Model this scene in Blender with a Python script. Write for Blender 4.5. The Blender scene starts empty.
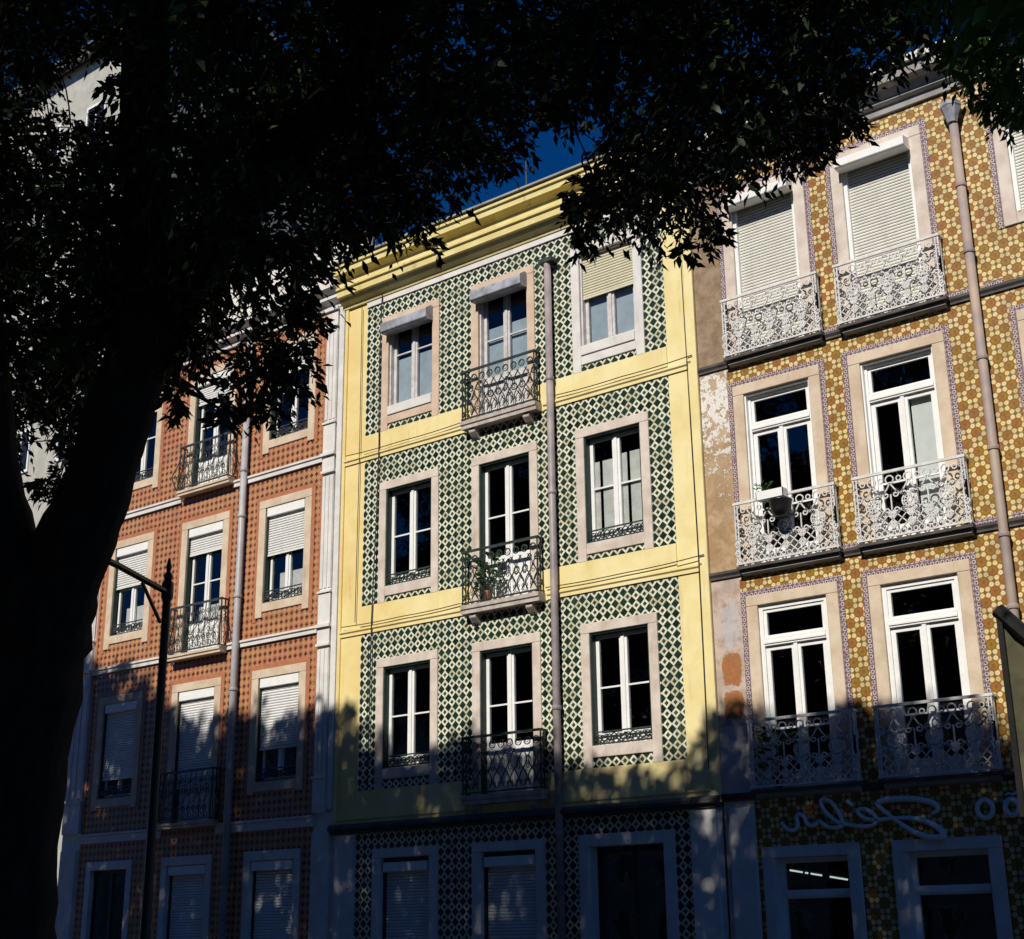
import bpy, math, random
import numpy as np
R = math.radians
random.seed(7)
scene = bpy.context.scene
col = scene.collection

# ------------------------------------------------------------------ camera
cam_d = bpy.data.cameras.new('camera')
cam = bpy.data.objects.new('camera', cam_d)
col.objects.link(cam)
def cam_axes(yaw, pit, rol):
    cy, sy, cp, sp = math.cos(yaw), math.sin(yaw), math.cos(pit), math.sin(pit)
    f = np.array([-sy*cp, cy*cp, sp]); r = np.array([cy, sy, 0.0]); u = np.cross(r, f)
    return math.cos(rol)*r+math.sin(rol)*u, -math.sin(rol)*r+math.cos(rol)*u, f
from mathutils import Matrix, Vector
cr, cu, cf = cam_axes(0.666545, 0.316819, -0.0123844)
m3 = Matrix(((cr[0], cu[0], -cf[0]), (cr[1], cu[1], -cf[1]), (cr[2], cu[2], -cf[2])))
cam.matrix_world = Matrix.Translation((0, -19, 1.62)) @ m3.to_4x4()
cam_d.sensor_width = 36
cam_d.lens = 36*1428.0/1024
cam_d.clip_end = 1500
cam_d.clip_start = 0.05
scene.camera = cam

# ------------------------------------------------------------------ light
SUN_EL, SUN_AZ = 40.0, 8.0          # azimuth to the right of the facade normal, behind the camera
world = bpy.data.worlds.new('World'); scene.world = world; world.use_nodes = True
wn = world.node_tree.nodes; wl = world.node_tree.links
bg = wn['Background']
sky = wn.new('ShaderNodeTexSky'); sky.sky_type = 'NISHITA'; sky.sun_disc = False
sky.sun_elevation = R(SUN_EL); sky.sun_rotation = R(180-SUN_AZ)
sky.altitude = 0; sky.air_density = 0.5; sky.dust_density = 0.0; sky.ozone_density = 10.0
hs = wn.new('ShaderNodeHueSaturation'); hs.inputs['Saturation'].default_value = 1.17
wl.new(sky.outputs[0], hs.inputs['Color']); wl.new(hs.outputs[0], bg.inputs[0]); bg.inputs[1].default_value = 0.08; hs.inputs['Hue'].default_value = .503
sd = bpy.data.lights.new('sun', 'SUN'); sd.energy = 5.0; sd.angle = R(0.5); sd.color = (1.0, 0.945, 0.84)
so = bpy.data.objects.new('sun', sd); col.objects.link(so)
L = Vector((-math.sin(R(SUN_AZ))*math.cos(R(SUN_EL)), math.cos(R(SUN_AZ))*math.cos(R(SUN_EL)), -math.sin(R(SUN_EL))))
so.rotation_euler = L.to_track_quat('-Z', 'Y').to_euler(); so.location = (5, -40, 40)
scene.view_settings.view_transform = 'Standard'; scene.view_settings.look = 'None'
scene.view_settings.exposure = 0.0; scene.view_settings.gamma = 1.0
scene.view_settings.use_curve_mapping = False
try:
    scene.cycles.max_bounces = 6; scene.cycles.transparent_max_bounces = 12
except Exception: pass

# ------------------------------------------------------------------ node helper
class X:
    """a socket with arithmetic"""
    def __init__(s, nt, sock): s.nt, s.s = nt, sock
    def m(s, op, *a):
        n = s.nt.nodes.new('ShaderNodeMath'); n.operation = op
        for i, v in enumerate((s,)+a):
            if isinstance(v, X): s.nt.links.new(v.s, n.inputs[i])
            else: n.inputs[i].default_value = v
        return X(s.nt, n.outputs[0])
    def __add__(s, o): return s.m('ADD', o)
    def __sub__(s, o): return s.m('SUBTRACT', o)
    def __mul__(s, o): return s.m('MULTIPLY', o)
    def lt(s, o): return s.m('LESS_THAN', o)
    def gt(s, o): return s.m('GREATER_THAN', o)
    def ab(s): return s.m('ABSOLUTE')
    def mn(s, o): return s.m('MINIMUM', o)
    def mx(s, o): return s.m('MAXIMUM', o)
    def fr(s): return s.m('FRACT')
    def fl(s): return s.m('FLOOR')
    def step(s, a, b):
        n = s.nt.nodes.new('ShaderNodeMapRange'); n.interpolation_type = 'SMOOTHSTEP'
        s.nt.links.new(s.s, n.inputs[0]); n.inputs[1].default_value = a; n.inputs[2].default_value = b
        return X(s.nt, n.outputs[0])
def newmat(name):
    m = bpy.data.materials.new(name); m.use_nodes = True
    nt = m.node_tree; b = nt.nodes['Principled BSDF']
    return m, nt, b
def pos(nt):
    g = nt.nodes.new('ShaderNodeNewGeometry'); sp = nt.nodes.new('ShaderNodeSeparateXYZ')
    nt.links.new(g.outputs['Position'], sp.inputs[0])
    return g.outputs['Position'], X(nt, sp.outputs[0]), X(nt, sp.outputs[1]), X(nt, sp.outputs[2])
def noise(nt, vec, scale, detail=4, rough=.55, stretch=None, w=0):
    if stretch:
        mp = nt.nodes.new('ShaderNodeMapping'); mp.inputs['Scale'].default_value = stretch
        mp.inputs['Location'].default_value = (w, w*.7, w*.3)
        nt.links.new(vec, mp.inputs[0]); vec = mp.outputs[0]
    n = nt.nodes.new('ShaderNodeTexNoise'); n.inputs['Scale'].default_value = scale
    n.inputs['Detail'].default_value = detail; n.inputs['Roughness'].default_value = rough
    nt.links.new(vec, n.inputs['Vector'])
    return X(nt, n.outputs[0])
def white(nt, a, b):
    cmb = nt.nodes.new('ShaderNodeCombineXYZ')
    nt.links.new(a.s, cmb.inputs[0]); nt.links.new(b.s, cmb.inputs[1])
    w = nt.nodes.new('ShaderNodeTexWhiteNoise'); w.noise_dimensions = '2D'
    nt.links.new(cmb.outputs[0], w.inputs['Vector'])
    return X(nt, w.outputs[0])
def mix(nt, f, a, b):
    n = nt.nodes.new('ShaderNodeMix'); n.data_type = 'RGBA'
    if isinstance(f, X): nt.links.new(f.s, n.inputs[0])
    else: n.inputs[0].default_value = f
    for i, c in ((6, a), (7, b)):
        if isinstance(c, tuple): n.inputs[i].default_value = (*c, 1)
        else: nt.links.new(c, n.inputs[i])
    return n.outputs[2]
def bump(nt, b, h, strength=.3, dist=.01):
    n = nt.nodes.new('ShaderNodeBump'); n.inputs['Strength'].default_value = strength; n.inputs['Distance'].default_value = dist
    nt.links.new(h.s, n.inputs['Height']); nt.links.new(n.outputs[0], b.inputs['Normal'])
def spec(b, v):
    k = 'Specular IOR Level'
    if k in b.inputs: b.inputs[k].default_value = v

M = {}
def surface(key, c1, c2, scale=6, rough=.75, streak=0.35, dirt=(.2, .17, .13), bmp=.25, sp=.3, metal=0, fine=40):
    """weathered paint, stone or plaster: two mottled tones, rain streaks, fine grain"""
    m, nt, b = newmat(key)
    p, x, y, z = pos(nt)
    n1 = noise(nt, p, scale, 5, .6).step(.32, .68)
    c = mix(nt, n1, c1, c2)
    st = noise(nt, p, 1.0, 4, .6, (5.5, 5.5, .55)).step(.52, .78)
    g = noise(nt, p, fine, 3, .6)
    if streak > 0:
        c = mix(nt, st*noise(nt, p, 2.3, 3, .5).step(.35, .7)*streak, c, dirt)
    c = mix(nt, g.step(.5, .8)*.16, c, dirt)
    nt.links.new(c, b.inputs['Base Color'])
    b.inputs['Roughness'].default_value = rough; spec(b, sp); b.inputs['Metallic'].default_value = metal
    if bmp: bump(nt, b, g+noise(nt, p, scale*2, 3)*1.5, bmp, .006)
    M[key] = m
    return m
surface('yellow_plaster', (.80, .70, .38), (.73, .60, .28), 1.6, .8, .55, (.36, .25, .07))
surface('cornice_plaster', (.74, .64, .30), (.64, .53, .22), 2.5, .8, .6, (.16, .11, .05))
surface('pink_stone', (.66, .58, .52), (.52, .43, .37), 3, .7, .75, (.30, .22, .17))
surface('tan_stone', (.64, .53, .41), (.52, .40, .29), 2.5, .7, .75, (.33, .23, .15))
surface('rosy_stone', (.62, .48, .37), (.53, .39, .29), 4, .7, .35, (.30, .2, .13))
surface('white_stone', (.70, .68, .66), (.60, .58, .56), 3, .7, .4, (.32, .29, .26))
surface('grey_stone', (.36, .35, .34), (.26, .25, .24), 3, .75, .5, (.1, .09, .08))
surface('slab_stone', (.52, .46, .42), (.36, .31, .28), 5, .75, .6, (.12, .1, .08))
surface('dark_slab', (.10, .09, .085), (.055, .05, .05), 5, .7, .3, (.02, .02, .02))
surface('white_paint', (.80, .80, .79), (.74, .74, .73), 5, .45, .2, (.45, .42, .38), .1, .4)
surface('old_white_paint', (.62, .60, .60), (.48, .45, .44), 8, .6, .5, (.25, .2, .17), .3, .3)
surface('green_paint', (.012, .035, .027), (.008, .022, .018), 6, .45, .1, (.05, .05, .04), .1, .35)
surface('iron_green', (.030, .050, .042), (.016, .026, .024), 10, .45, .2, (.06, .045, .03), .1, .5)
surface('iron_dark', (.055, .06, .06), (.02, .024, .026), 10, .45, .2, (.08, .05, .03), .1, .5)
surface('iron_silver', (.70, .69, .68), (.56, .55, .54), 10, .45, .25, (.25, .2, .16), .1, .5)
surface('black_iron', (.008, .008, .009), (.004, .004, .005), 10, .45, .1, (.02, .02, .02), .1, .4)
surface('pipe_lead', (.36, .31, .31), (.22, .19, .20), 2.5, .5, .5, (.34, .2, .11), .15, .4)
surface('pipe_rust', (.40, .31, .25), (.25, .21, .22), 1.6, .6, .7, (.38, .18, .07), .2, .3)
surface('pipe_grey', (.42, .41, .43), (.33, .32, .34), 3, .45, .25, (.22, .2, .2), .1, .4)
surface('box_metal', (.42, .44, .50), (.22, .22, .25), 4, .4, .5, (.08, .07, .07), .1, .5)
surface('curtain_white', (.70, .68, .64), (.58, .56, .53), 5, .9, .0)
surface('curtain_blue', (.42, .48, .54), (.34, .39, .45), 3, .9, .0)
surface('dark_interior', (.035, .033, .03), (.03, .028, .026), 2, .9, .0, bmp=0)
surface('roof_tile', (.38, .15, .08), (.28, .1, .05), 8, .8, .3)
surface('far_render', (.44, .43, .38), (.36, .35, .31), 2, .85, .4)
surface('rust_plain', (.44, .18, .09), (.38, .145, .07), 8, .4, .2, (.2, .1, .06), .15, .4)
surface('pale_render', (.70, .68, .62), (.60, .58, .53), 2, .85, .4)
surface('cable_black', (.02, .02, .02), (.014, .014, .014), 5, .6, 0, bmp=0)
surface('letter_paint', (.74, .78, .79), (.66, .70, .72), 8, .5, .2, bmp=.1)
surface('canvas_olive', (.10, .092, .052), (.05, .048, .028), 5, .9, .8, (.17, .16, .11))
surface('terracotta', (.35, .13, .06), (.26, .09, .05), 8, .8, .2)
surface('plastic_black', (.012, .012, .014), (.008, .008, .01), 8, .35, 0, bmp=0, sp=.5)
surface('orange_cloth', (.60, .28, .09), (.45, .2, .07), 8, .9, 0)
surface('lawn_soil', (.030, .042, .016), (.045, .036, .022), 1.2, .95, .0, bmp=.8, sp=.1)
surface('asphalt', (.048, .048, .050), (.034, .034, .036), 1.5, .9, .0, bmp=.4)
surface('kerb_stone', (.34, .33, .31), (.26, .25, .24), 3, .8, .2)

def yellow_left_gold():  # multiplies the plaster towards a deeper gold at the left end
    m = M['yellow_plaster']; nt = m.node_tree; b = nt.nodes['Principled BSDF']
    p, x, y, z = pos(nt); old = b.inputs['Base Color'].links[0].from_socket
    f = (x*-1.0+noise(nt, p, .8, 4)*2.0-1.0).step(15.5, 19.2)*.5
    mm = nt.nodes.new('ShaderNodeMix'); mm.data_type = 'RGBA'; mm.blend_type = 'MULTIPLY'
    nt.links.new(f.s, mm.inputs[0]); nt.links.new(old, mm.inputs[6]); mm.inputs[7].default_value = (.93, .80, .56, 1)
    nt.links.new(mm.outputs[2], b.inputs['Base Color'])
yellow_left_gold()
def tile_green():
    m, nt, b = newmat('green_diamond_tiles'); p, x, y, z = pos(nt); k = 1/.1635
    X0, Z0 = x*k, z*k
    fx, fz = X0.fr()-.5, Z0.fr()-.5
    big = (fx.ab()+fz.ab()).lt(.465)
    gx, gz = (X0+.5).fr()-.5, (Z0+.5).fr()-.5
    r2 = gx.ab()+gz.ab()
    jit = white(nt, (X0+.5).fl(), (Z0+.5).fl())
    small = r2.lt(.25)
    w1 = white(nt, X0.fl(), Z0.fl())
    green = mix(nt, w1, (.004, .015, .010), (.012, .036, .023))
    cream = mix(nt, noise(nt, p, 9, 3).step(.35, .65), (.72, .70, .56), (.62, .62, .46))
    cream = mix(nt, jit.gt(.8)*r2.lt(.33), cream, (.62, .55, .24))
    c = mix(nt, big.mx(small), cream, green)
    # a few chipped tiles and grout lines of the square tiles
    chip = noise(nt, p, 3.1, 5, .65).step(.71, .73)
    c = mix(nt, chip, c, (.66, .64, .58))
    grt = fx.ab().gt(.488).mx(fz.ab().gt(.488))*.35
    c = mix(nt, grt, c, (.3, .29, .24))
    st = noise(nt, p, 1.0, 4, .6, (5, 5, .5)).step(.55, .8)
    c = mix(nt, st*.3, c, (.25, .22, .15))
    c = mix(nt, white(nt, (x*(1/.1635)+.5).fl(), (z*(1/.1635)+.5).fl()).step(.35, 1.0)*.30, c, (.03, .04, .03))
    nt.links.new(c, b.inputs['Base Color']); b.inputs['Roughness'].default_value = .33; spec(b, .4)
    bump(nt, b, w1*.4+noise(nt, p, 14, 2)*.7+grt*-1.0, .25, .006)
    M['green_diamond_tiles'] = m
def tile_ochre():
    m, nt, b = newmat('ochre_rosette_tiles'); p, x, y, z = pos(nt); k = 1/.287
    X0, Z0 = x*k, z*k
    fx, fz = X0.fr()-.5, Z0.fr()-.5
    ax, az = fx.ab(), fz.ab()
    hi, lo = ax.mx(az), ax.mn(az)
    def ln(a, c): return (a*a+c*c).m('SQRT')
    dA = ln(ax, az); dB = ln(ax-.5, az-.5)
    d = dA.mn(dB)
    dot = ln(hi-.354, lo-.146)
    isA = dA.lt(.354)
    w1 = white(nt, (X0+isA*.5).fl(), (Z0+isA*.5).fl())
    big = noise(nt, p, .9, 3).step(.35, .65)
    hue = (w1*.55+big*.6).step(.2, .95)
    ochre = mix(nt, hue, (.31, .165, .018), (.32, .115, .030))
    base = mix(nt, hue, (.30, .185, .045), (.36, .19, .08))
    c = mix(nt, d.lt(.235), base, ochre)
    ang = (d*34.0).m('SINE').gt(.2)*d.lt(.2)
    c = mix(nt, ang*.7, c, (.16, .085, .018))
    c = mix(nt, d.gt(.225)*d.lt(.262), c, (.17, .095, .025))
    dd = (ax-.5).ab()+az; de = ax+(az-.5).ab()
    c = mix(nt, dd.mn(de).lt(.11), c, (.13, .115, .03))
    cream = mix(nt, white(nt, (X0*4).fl(), (Z0*4).fl()), (.70, .55, .22), (.72, .59, .36))
    c = mix(nt, dot.lt(.112), c, cream)
    c = mix(nt, dot.lt(.04)*.35, c, (.45, .3, .1))
    grt = ((X0*2).fr()-.5).ab().gt(.485).mx((((Z0*2).fr()-.5).ab()).gt(.485))*.4
    c = mix(nt, grt, c, (.14, .1, .05))
    c = mix(nt, white(nt, (X0*2).fl(), (Z0*2).fl()).step(.3, 1.0)*.32, c, (.15, .09, .04))
    st = noise(nt, p, 1.0, 4, .6, (5, 5, .5), 3).step(.55, .8)
    c = mix(nt, st*.25, c, (.16, .1, .05))
    nt.links.new(c, b.inputs['Base Color']); b.inputs['Roughness'].default_value = .33; spec(b, .4)
    bump(nt, b, w1*.3+noise(nt, p, 14, 2)*.7+grt*-1.0, .25, .006)
    M['ochre_rosette_tiles'] = m
def tile_border():
    m, nt, b = newmat('purple_border_tiles'); p, x, y, z = pos(nt); k = 1/.074
    X0, Z0 = x*k, z*k
    fx, fz = X0.fr()-.5, Z0.fr()-.5
    d = (fx*fx+fz*fz).m('SQRT')
    c = mix(nt, noise(nt, p, 12, 3).step(.3, .7), (.22, .145, .16), (.15, .085, .115))
    c = mix(nt, d.lt(.40)*d.gt(.22)*noise(nt, p, 25, 2).step(.3, .5), c, (.52, .48, .46))
    c = mix(nt, d.lt(.14), c, (.10, .03, .06))
    nt.links.new(c, b.inputs['Base Color']); b.inputs['Roughness'].default_value = .35; spec(b, .4)
    M['purple_border_tiles'] = m
def tile_rust():
    m, nt, b = newmat('rust_cross_tiles'); p, x, y, z = pos(nt); k = 1/.145
    X0, Z0 = x*k, z*k
    fx, fz = X0.fr()-.5, Z0.fr()-.5
    ax, az = fx.ab(), fz.ab()
    cross = (ax.lt(.12)*az.lt(.38)).mx(az.lt(.12)*ax.lt(.38))
    big = noise(nt, p, 1.1, 3).step(.35, .65)
    w1 = white(nt, X0.fl(), Z0.fl())
    base = mix(nt, (big*.7+w1*.4).step(.1, .9), (.47, .190, .095), (.46, .225, .10))
    c = mix(nt, cross, base, (.075, .022, .016))
    d2 = ((ax-.5)*(ax-.5)+(az-.5)*(az-.5)).m('SQRT')
    c = mix(nt, d2.lt(.11), c, (.58, .38, .22))
    c = mix(nt, (ax.lt(.035)*az.gt(.3)).mx(az.lt(.035)*ax.gt(.3)), c, (.55, .33, .14))
    c = mix(nt, ax.mx(az).gt(.485)*.3, c, (.22, .09, .05))
    c = mix(nt, white(nt, (X0+7.0).fl(), (Z0+3.0).fl()).step(.3, 1.0)*.28, c, (.2, .08, .05))
    st = noise(nt, p, 1.0, 4, .6, (5, 5, .5), 5).step(.55, .8)
    c = mix(nt, st*.25, c, (.2, .1, .06))
    nt.links.new(c, b.inputs['Base Color']); b.inputs['Roughness'].default_value = .35; spec(b, .4)
    bump(nt, b, w1*.3+noise(nt, p, 14, 2)*.7, .25, .006)
    M['rust_cross_tiles'] = m
def peeling():
    """old party-wall pilaster: brown stucco on top, flaking whitewash below it, orange patches lowest"""
    m, nt, b = newmat('peeling_stucco'); p, x, y, z = pos(nt)
    n1 = noise(nt, p, 3.5, 8, .7); n2 = noise(nt, p, 7, 8, .75); n3 = noise(nt, p, 22, 6, .7)
    c = mix(nt, n1.step(.35, .65), (.34, .25, .17), (.21, .145, .095))
    mid = z.lt(10.38)*z.gt(6.95)
    c = mix(nt, mid, c, mix(nt, n1.step(.3, .6), (.50, .36, .23), (.34, .22, .12)))
    fl = mid*(n2+(z-9.75).ab()*-.09+.06).step(.50, .53)
    c = mix(nt, fl, c, (.74, .70, .66))
    low = z.lt(6.95)
    c = mix(nt, low, c, mix(nt, n1.step(.4, .6), (.52, .42, .36), (.40, .31, .26)))
    def blob(zc, h, xc, w, amp=.3):
        e = ((z-zc)*(1/h)); f = ((x-xc)*(1/w))
        return ((e*e*e*e+f*f*f*f).m('SQRT')+(n2-.5)*3.4*amp+(n3-.5)*1.6*amp).lt(.75)
    c = mix(nt, low*blob(6.15, .38, -10.72, .17, .8)*.7, c, (.46, .44, .46))
    brick = mix(nt, n3.step(.35, .6), (.42, .16, .05), (.30, .13, .06))
    c = mix(nt, blob(5.46, .29, -10.74, .19, .5), c, brick)
    c = mix(nt, blob(4.92, .24, -10.74, .19, .5), c, brick)
    c = mix(nt, z.lt(4.6), c, (.55, .52, .50))
    c = mix(nt, n2.step(.5, .75)*.55, c, (.17, .12, .085))
    nt.links.new(c, b.inputs['Base Color']); b.inputs['Roughness'].default_value = .85; spec(b, .2)
    bump(nt, b, n2+fl*.8, .5, .012)
    M['peeling_stucco'] = m
def slats():
    for key, c1, c2 in (('shutter_cream', (.70, .69, .63), (.64, .63, .57)), ('shutter_white', (.74, .74, .73), (.68, .68, .67)), ('shutter_yellow', (.66, .62, .46), (.60, .55, .4))):
        m, nt, b = newmat(key); p, x, y, z = pos(nt)
        f = (z*(1/.052)).fr()
        n = noise(nt, p, 5, 4)
        c = mix(nt, n.step(.3, .7), c1, c2)
        c = mix(nt, f.lt(.1), c, (.12, .115, .1))
        c = mix(nt, noise(nt, p, 1, 4, .6, (6, 6, .5)).step(.55, .8)*.3, c, (.35, .3, .25))
        nt.links.new(c, b.inputs['Base Color']); b.inputs['Roughness'].default_value = .5; spec(b, .35)
        M[key] = m
def glass():
    m = bpy.data.materials.new('window_glass'); m.use_nodes = True; nt = m.node_tree
    for n in list(nt.nodes): nt.nodes.remove(n)
    o = nt.nodes.new('ShaderNodeOutputMaterial'); mx = nt.nodes.new('ShaderNodeMixShader')
    t = nt.nodes.new('ShaderNodeBsdfTransparent'); t.inputs[0].default_value = (.92, .94, .94, 1)
    g = nt.nodes.new('ShaderNodeBsdfGlossy'); g.inputs['Roughness'].default_value = .015
    fr = nt.nodes.new('ShaderNodeLayerWeight'); fr.inputs['Blend'].default_value = .5
    p, x, y, z = pos(nt)
    bp = nt.nodes.new('ShaderNodeBump'); bp.inputs['Strength'].default_value = .12; bp.inputs['Distance'].default_value = .02
    nt.links.new(noise(nt, p, 2.2, 2).s, bp.inputs['Height'])
    nt.links.new(bp.outputs[0], g.inputs['Normal'])
    f2 = X(nt, fr.outputs['Facing']).m('POWER', 5.0)*.9+.055
    nt.links.new(f2.s, mx.inputs[0]); nt.links.new(t.outputs[0], mx.inputs[1]); nt.links.new(g.outputs[0], mx.inputs[2])
    nt.links.new(mx.outputs[0], o.inputs[0]); M['window_glass'] = m
def leaves():
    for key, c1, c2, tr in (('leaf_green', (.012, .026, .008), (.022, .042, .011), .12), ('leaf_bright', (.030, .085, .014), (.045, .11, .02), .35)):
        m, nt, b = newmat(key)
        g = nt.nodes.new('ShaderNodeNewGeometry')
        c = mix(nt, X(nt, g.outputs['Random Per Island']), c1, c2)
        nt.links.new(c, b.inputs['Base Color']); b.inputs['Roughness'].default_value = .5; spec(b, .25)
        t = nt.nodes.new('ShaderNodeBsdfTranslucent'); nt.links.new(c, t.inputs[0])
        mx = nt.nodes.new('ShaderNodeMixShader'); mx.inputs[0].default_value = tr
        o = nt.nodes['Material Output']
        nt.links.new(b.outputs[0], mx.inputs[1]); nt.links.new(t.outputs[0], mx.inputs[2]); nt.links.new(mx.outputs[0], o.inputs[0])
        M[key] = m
def bark():
    m, nt, b = newmat('bark'); p, x, y, z = pos(nt)
    n = noise(nt, p, 1, 6, .65, (14, 14, 2.5))
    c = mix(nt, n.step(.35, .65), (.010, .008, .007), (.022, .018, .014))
    nt.links.new(c, b.inputs['Base Color']); b.inputs['Roughness'].default_value = .9; spec(b, .2)
    bump(nt, b, n, .8, .03); M['bark'] = m
def cobbles():
    m, nt, b = newmat('cobble_paving'); p, x, y, z = pos(nt)
    v = nt.nodes.new('ShaderNodeTexVoronoi'); v.inputs['Scale'].default_value = 9; v.feature = 'DISTANCE_TO_EDGE'
    v2 = nt.nodes.new('ShaderNodeTexVoronoi'); v2.inputs['Scale'].default_value = 9
    nt.links.new(p, v.inputs['Vector']); nt.links.new(p, v2.inputs['Vector'])
    e = X(nt, v.outputs['Distance']).step(.0, .06)
    c = mix(nt, X(nt, v2.outputs['Color']), (.11, .11, .105), (.19, .185, .18))
    c = mix(nt, e, (.05, .045, .04), c)
    nt.links.new(c, b.inputs['Base Color']); b.inputs['Roughness'].default_value = .7
    bump(nt, b, e, .6, .02); M['cobble_paving'] = m
def lamp_glass():
    m, nt, b = newmat('lamp_tube'); b.inputs['Base Color'].default_value = (.8, .8, .8, 1)
    b.inputs['Emission Color'].default_value = (.85, 1, .95, 1); b.inputs['Emission Strength'].default_value = .7
    M['lamp_tube'] = m
    m, nt, b = newmat('opal_glass'); b.inputs['Base Color'].default_value = (.5, .5, .47, 1); b.inputs['Roughness'].default_value = .2
    M['opal_glass'] = m
for f in (tile_green, tile_ochre, tile_border, tile_rust, peeling, slats, glass, leaves, bark, cobbles, lamp_glass): f()

# ------------------------------------------------------------------ mesh helper
ORG = {}
class MB:
    def __init__(s): s.v, s.f = [], []
    def quad(s, a, b, c, d):
        n = len(s.v); s.v += [a, b, c, d]; s.f.append((n, n+1, n+2, n+3))
    def mark(s):
        if not hasattr(s, 'mk'): s.mk = []
        s.mk.append((len(s.v), len(s.f)))
    def build_each(s, name, mat, parent, bevel=0):
        """every marked piece as a part of its own"""
        mk = s.mk+[(len(s.v), len(s.f))]
        for (v0, f0), (v1, f1) in zip(mk, mk[1:]):
            b = MB(); b.v = s.v[v0:v1]; b.f = [tuple(i-v0 for i in q) for q in s.f[f0:f1]]
            b.build(name, mat, parent, bevel=bevel)
    def box(s, x0, x1, y0, y1, z0, z1):
        n = len(s.v)
        s.v += [(x0, y0, z0), (x1, y0, z0), (x1, y1, z0), (x0, y1, z0), (x0, y0, z1), (x1, y0, z1), (x1, y1, z1), (x0, y1, z1)]
        s.f += [tuple(n+i for i in q) for q in ((0, 3, 2, 1), (4, 5, 6, 7), (0, 1, 5, 4), (1, 2, 6, 5), (2, 3, 7, 6), (3, 0, 4, 7))]
        return s
    def prism_x(s, prof, x0, x1):
        """profile of (y, z) swept from x0 to x1"""
        n, k = len(s.v), len(prof)
        s.v += [(x0, y, z) for y, z in prof]+[(x1, y, z) for y, z in prof]
        s.f += [(n+i, n+(i+1) % k, n+k+(i+1) % k, n+k+i) for i in range(k)]
        s.f += [tuple(n+i for i in range(k)), tuple(n+k+i for i in reversed(range(k)))]
        return s
    def tube(s, pts, r, k=5, closed=False):
        pts = [Vector(p) for p in pts]; n0 = len(s.v); N = len(pts)
        rr = r if isinstance(r, (list, tuple)) else [r]*N
        up = None
        for i, p in enumerate(pts):
            a = pts[i-1] if (i > 0 or closed) else p
            c = pts[(i+1) % N] if (i < N-1 or closed) else p
            t = (c-a)
            if t.length < 1e-9: t = Vector((0, 0, 1))
            t.normalize()
            if up is None:
                up = Vector((0, 1, 0)) if abs(t.y) < .9 else Vector((1, 0, 0))
            u = (up-t*up.dot(t))
            if u.length < 1e-6: u = t.orthogonal()
            u.normalize(); w = t.cross(u); up = u
            for j in range(k):
                an = 2*math.pi*(j+.5)/k
                s.v.append(tuple(p+(u*math.cos(an)+w*math.sin(an))*rr[i]))
        for i in range(N if closed else N-1):
            for j in range(k):
                a = n0+i*k+j; b = n0+i*k+(j+1) % k; i2 = (i+1) % N
                s.f.append((a, b, n0+i2*k+(j+1) % k, n0+i2*k+j))
        if not closed:
            s.f.append(tuple(n0+j for j in reversed(range(k)))); s.f.append(tuple(n0+(N-1)*k+j for j in range(k)))
        return s
    def lathe(s, prof, cx, cy, k=12):
        n0 = len(s.v)
        for r, z in prof:
            for j in range(k):
                a = 2*math.pi*j/k; s.v.append((cx+r*math.cos(a), cy+r*math.sin(a), z))
        for i in range(len(prof)-1):
            for j in range(k):
                s.f.append((n0+i*k+j, n0+i*k+(j+1) % k, n0+(i+1)*k+(j+1) % k, n0+(i+1)*k+j))
        s.f.append(tuple(n0+j for j in reversed(range(k)))); s.f.append(tuple(n0+(len(prof)-1)*k+j for j in range(k)))
        return s
    def build(s, name, mat, parent=None, org=None, smooth=False, bevel=0):
        if not s.v: return None
        if org is None:
            a = np.array(s.v); org = ((a[:, 0].min()+a[:, 0].max())/2, (a[:, 1].min()+a[:, 1].max())/2, a[:, 2].min())
        me = bpy.data.meshes.new(name)
        me.from_pydata([(v[0]-org[0], v[1]-org[1], v[2]-org[2]) for v in s.v], [], s.f)
        me.materials.append(M[mat] if isinstance(mat, str) else mat)
        if smooth: me.polygons.foreach_set('use_smooth', [True]*len(me.polygons))
        me.update()
        o = bpy.data.objects.new(name, me); col.objects.link(o)
        po = ORG.get(parent.name, (0, 0, 0)) if parent else (0, 0, 0)
        o.location = tuple(org[i]-po[i] for i in range(3))
        if parent: o.parent = parent
        ORG[o.name] = org
        if bevel:
            bv = o.modifiers.new('bevel', 'BEVEL'); bv.width = bevel; bv.segments = 1; bv.limit_method = 'ANGLE'
        return o
def tag(o, label=None, cat=None, group=None, kind=None):
    if label: o['label'] = label
    if cat: o['category'] = cat
    if group: o['group'] = group
    if kind: o['kind'] = kind
    return o
def thing(name, loc, label, cat, group=None):
    o = bpy.data.objects.new(name, None); o.empty_display_size = .3; o.location = loc; col.objects.link(o)
    ORG[o.name] = loc
    return tag(o, label, cat, group)

# ------------------------------------------------------------------ ground
def sheet(name, x0, x1, y0, y1, z, mat):
    b = MB(); b.quad((x0, y0, z), (x1, y0, z), (x1, y1, z), (x0, y1, z))
    return tag(b.build(name, mat, org=(0, 0, z)), kind='structure')
sheet('ground', -600, 600, -600, 600, -.02, 'asphalt')
tag(MB().box(-90, 90, -2.1, .4, -.3, .12).build('pavement', 'cobble_paving'), kind='structure')
tag(MB().box(-90, 90, -2.32, -2.103, -.3, .13).build('kerb', 'kerb_stone'), kind='structure')
sheet('road', -90, 90, -8, -2.32, -.012, 'asphalt')
tag(MB().box(-90, 90, -8.2, -8, -.3, .13).build('plaza_kerb', 'kerb_stone'), kind='structure')
tag(MB().box(-90, 90, -10.997, -8.203, -.3, .125).build('plaza', 'cobble_paving'), kind='structure')
tag(MB().box(-90, 90, -120, -11.0, -.3, .12).build('garden_ground', 'lawn_soil'), kind='structure')

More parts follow.
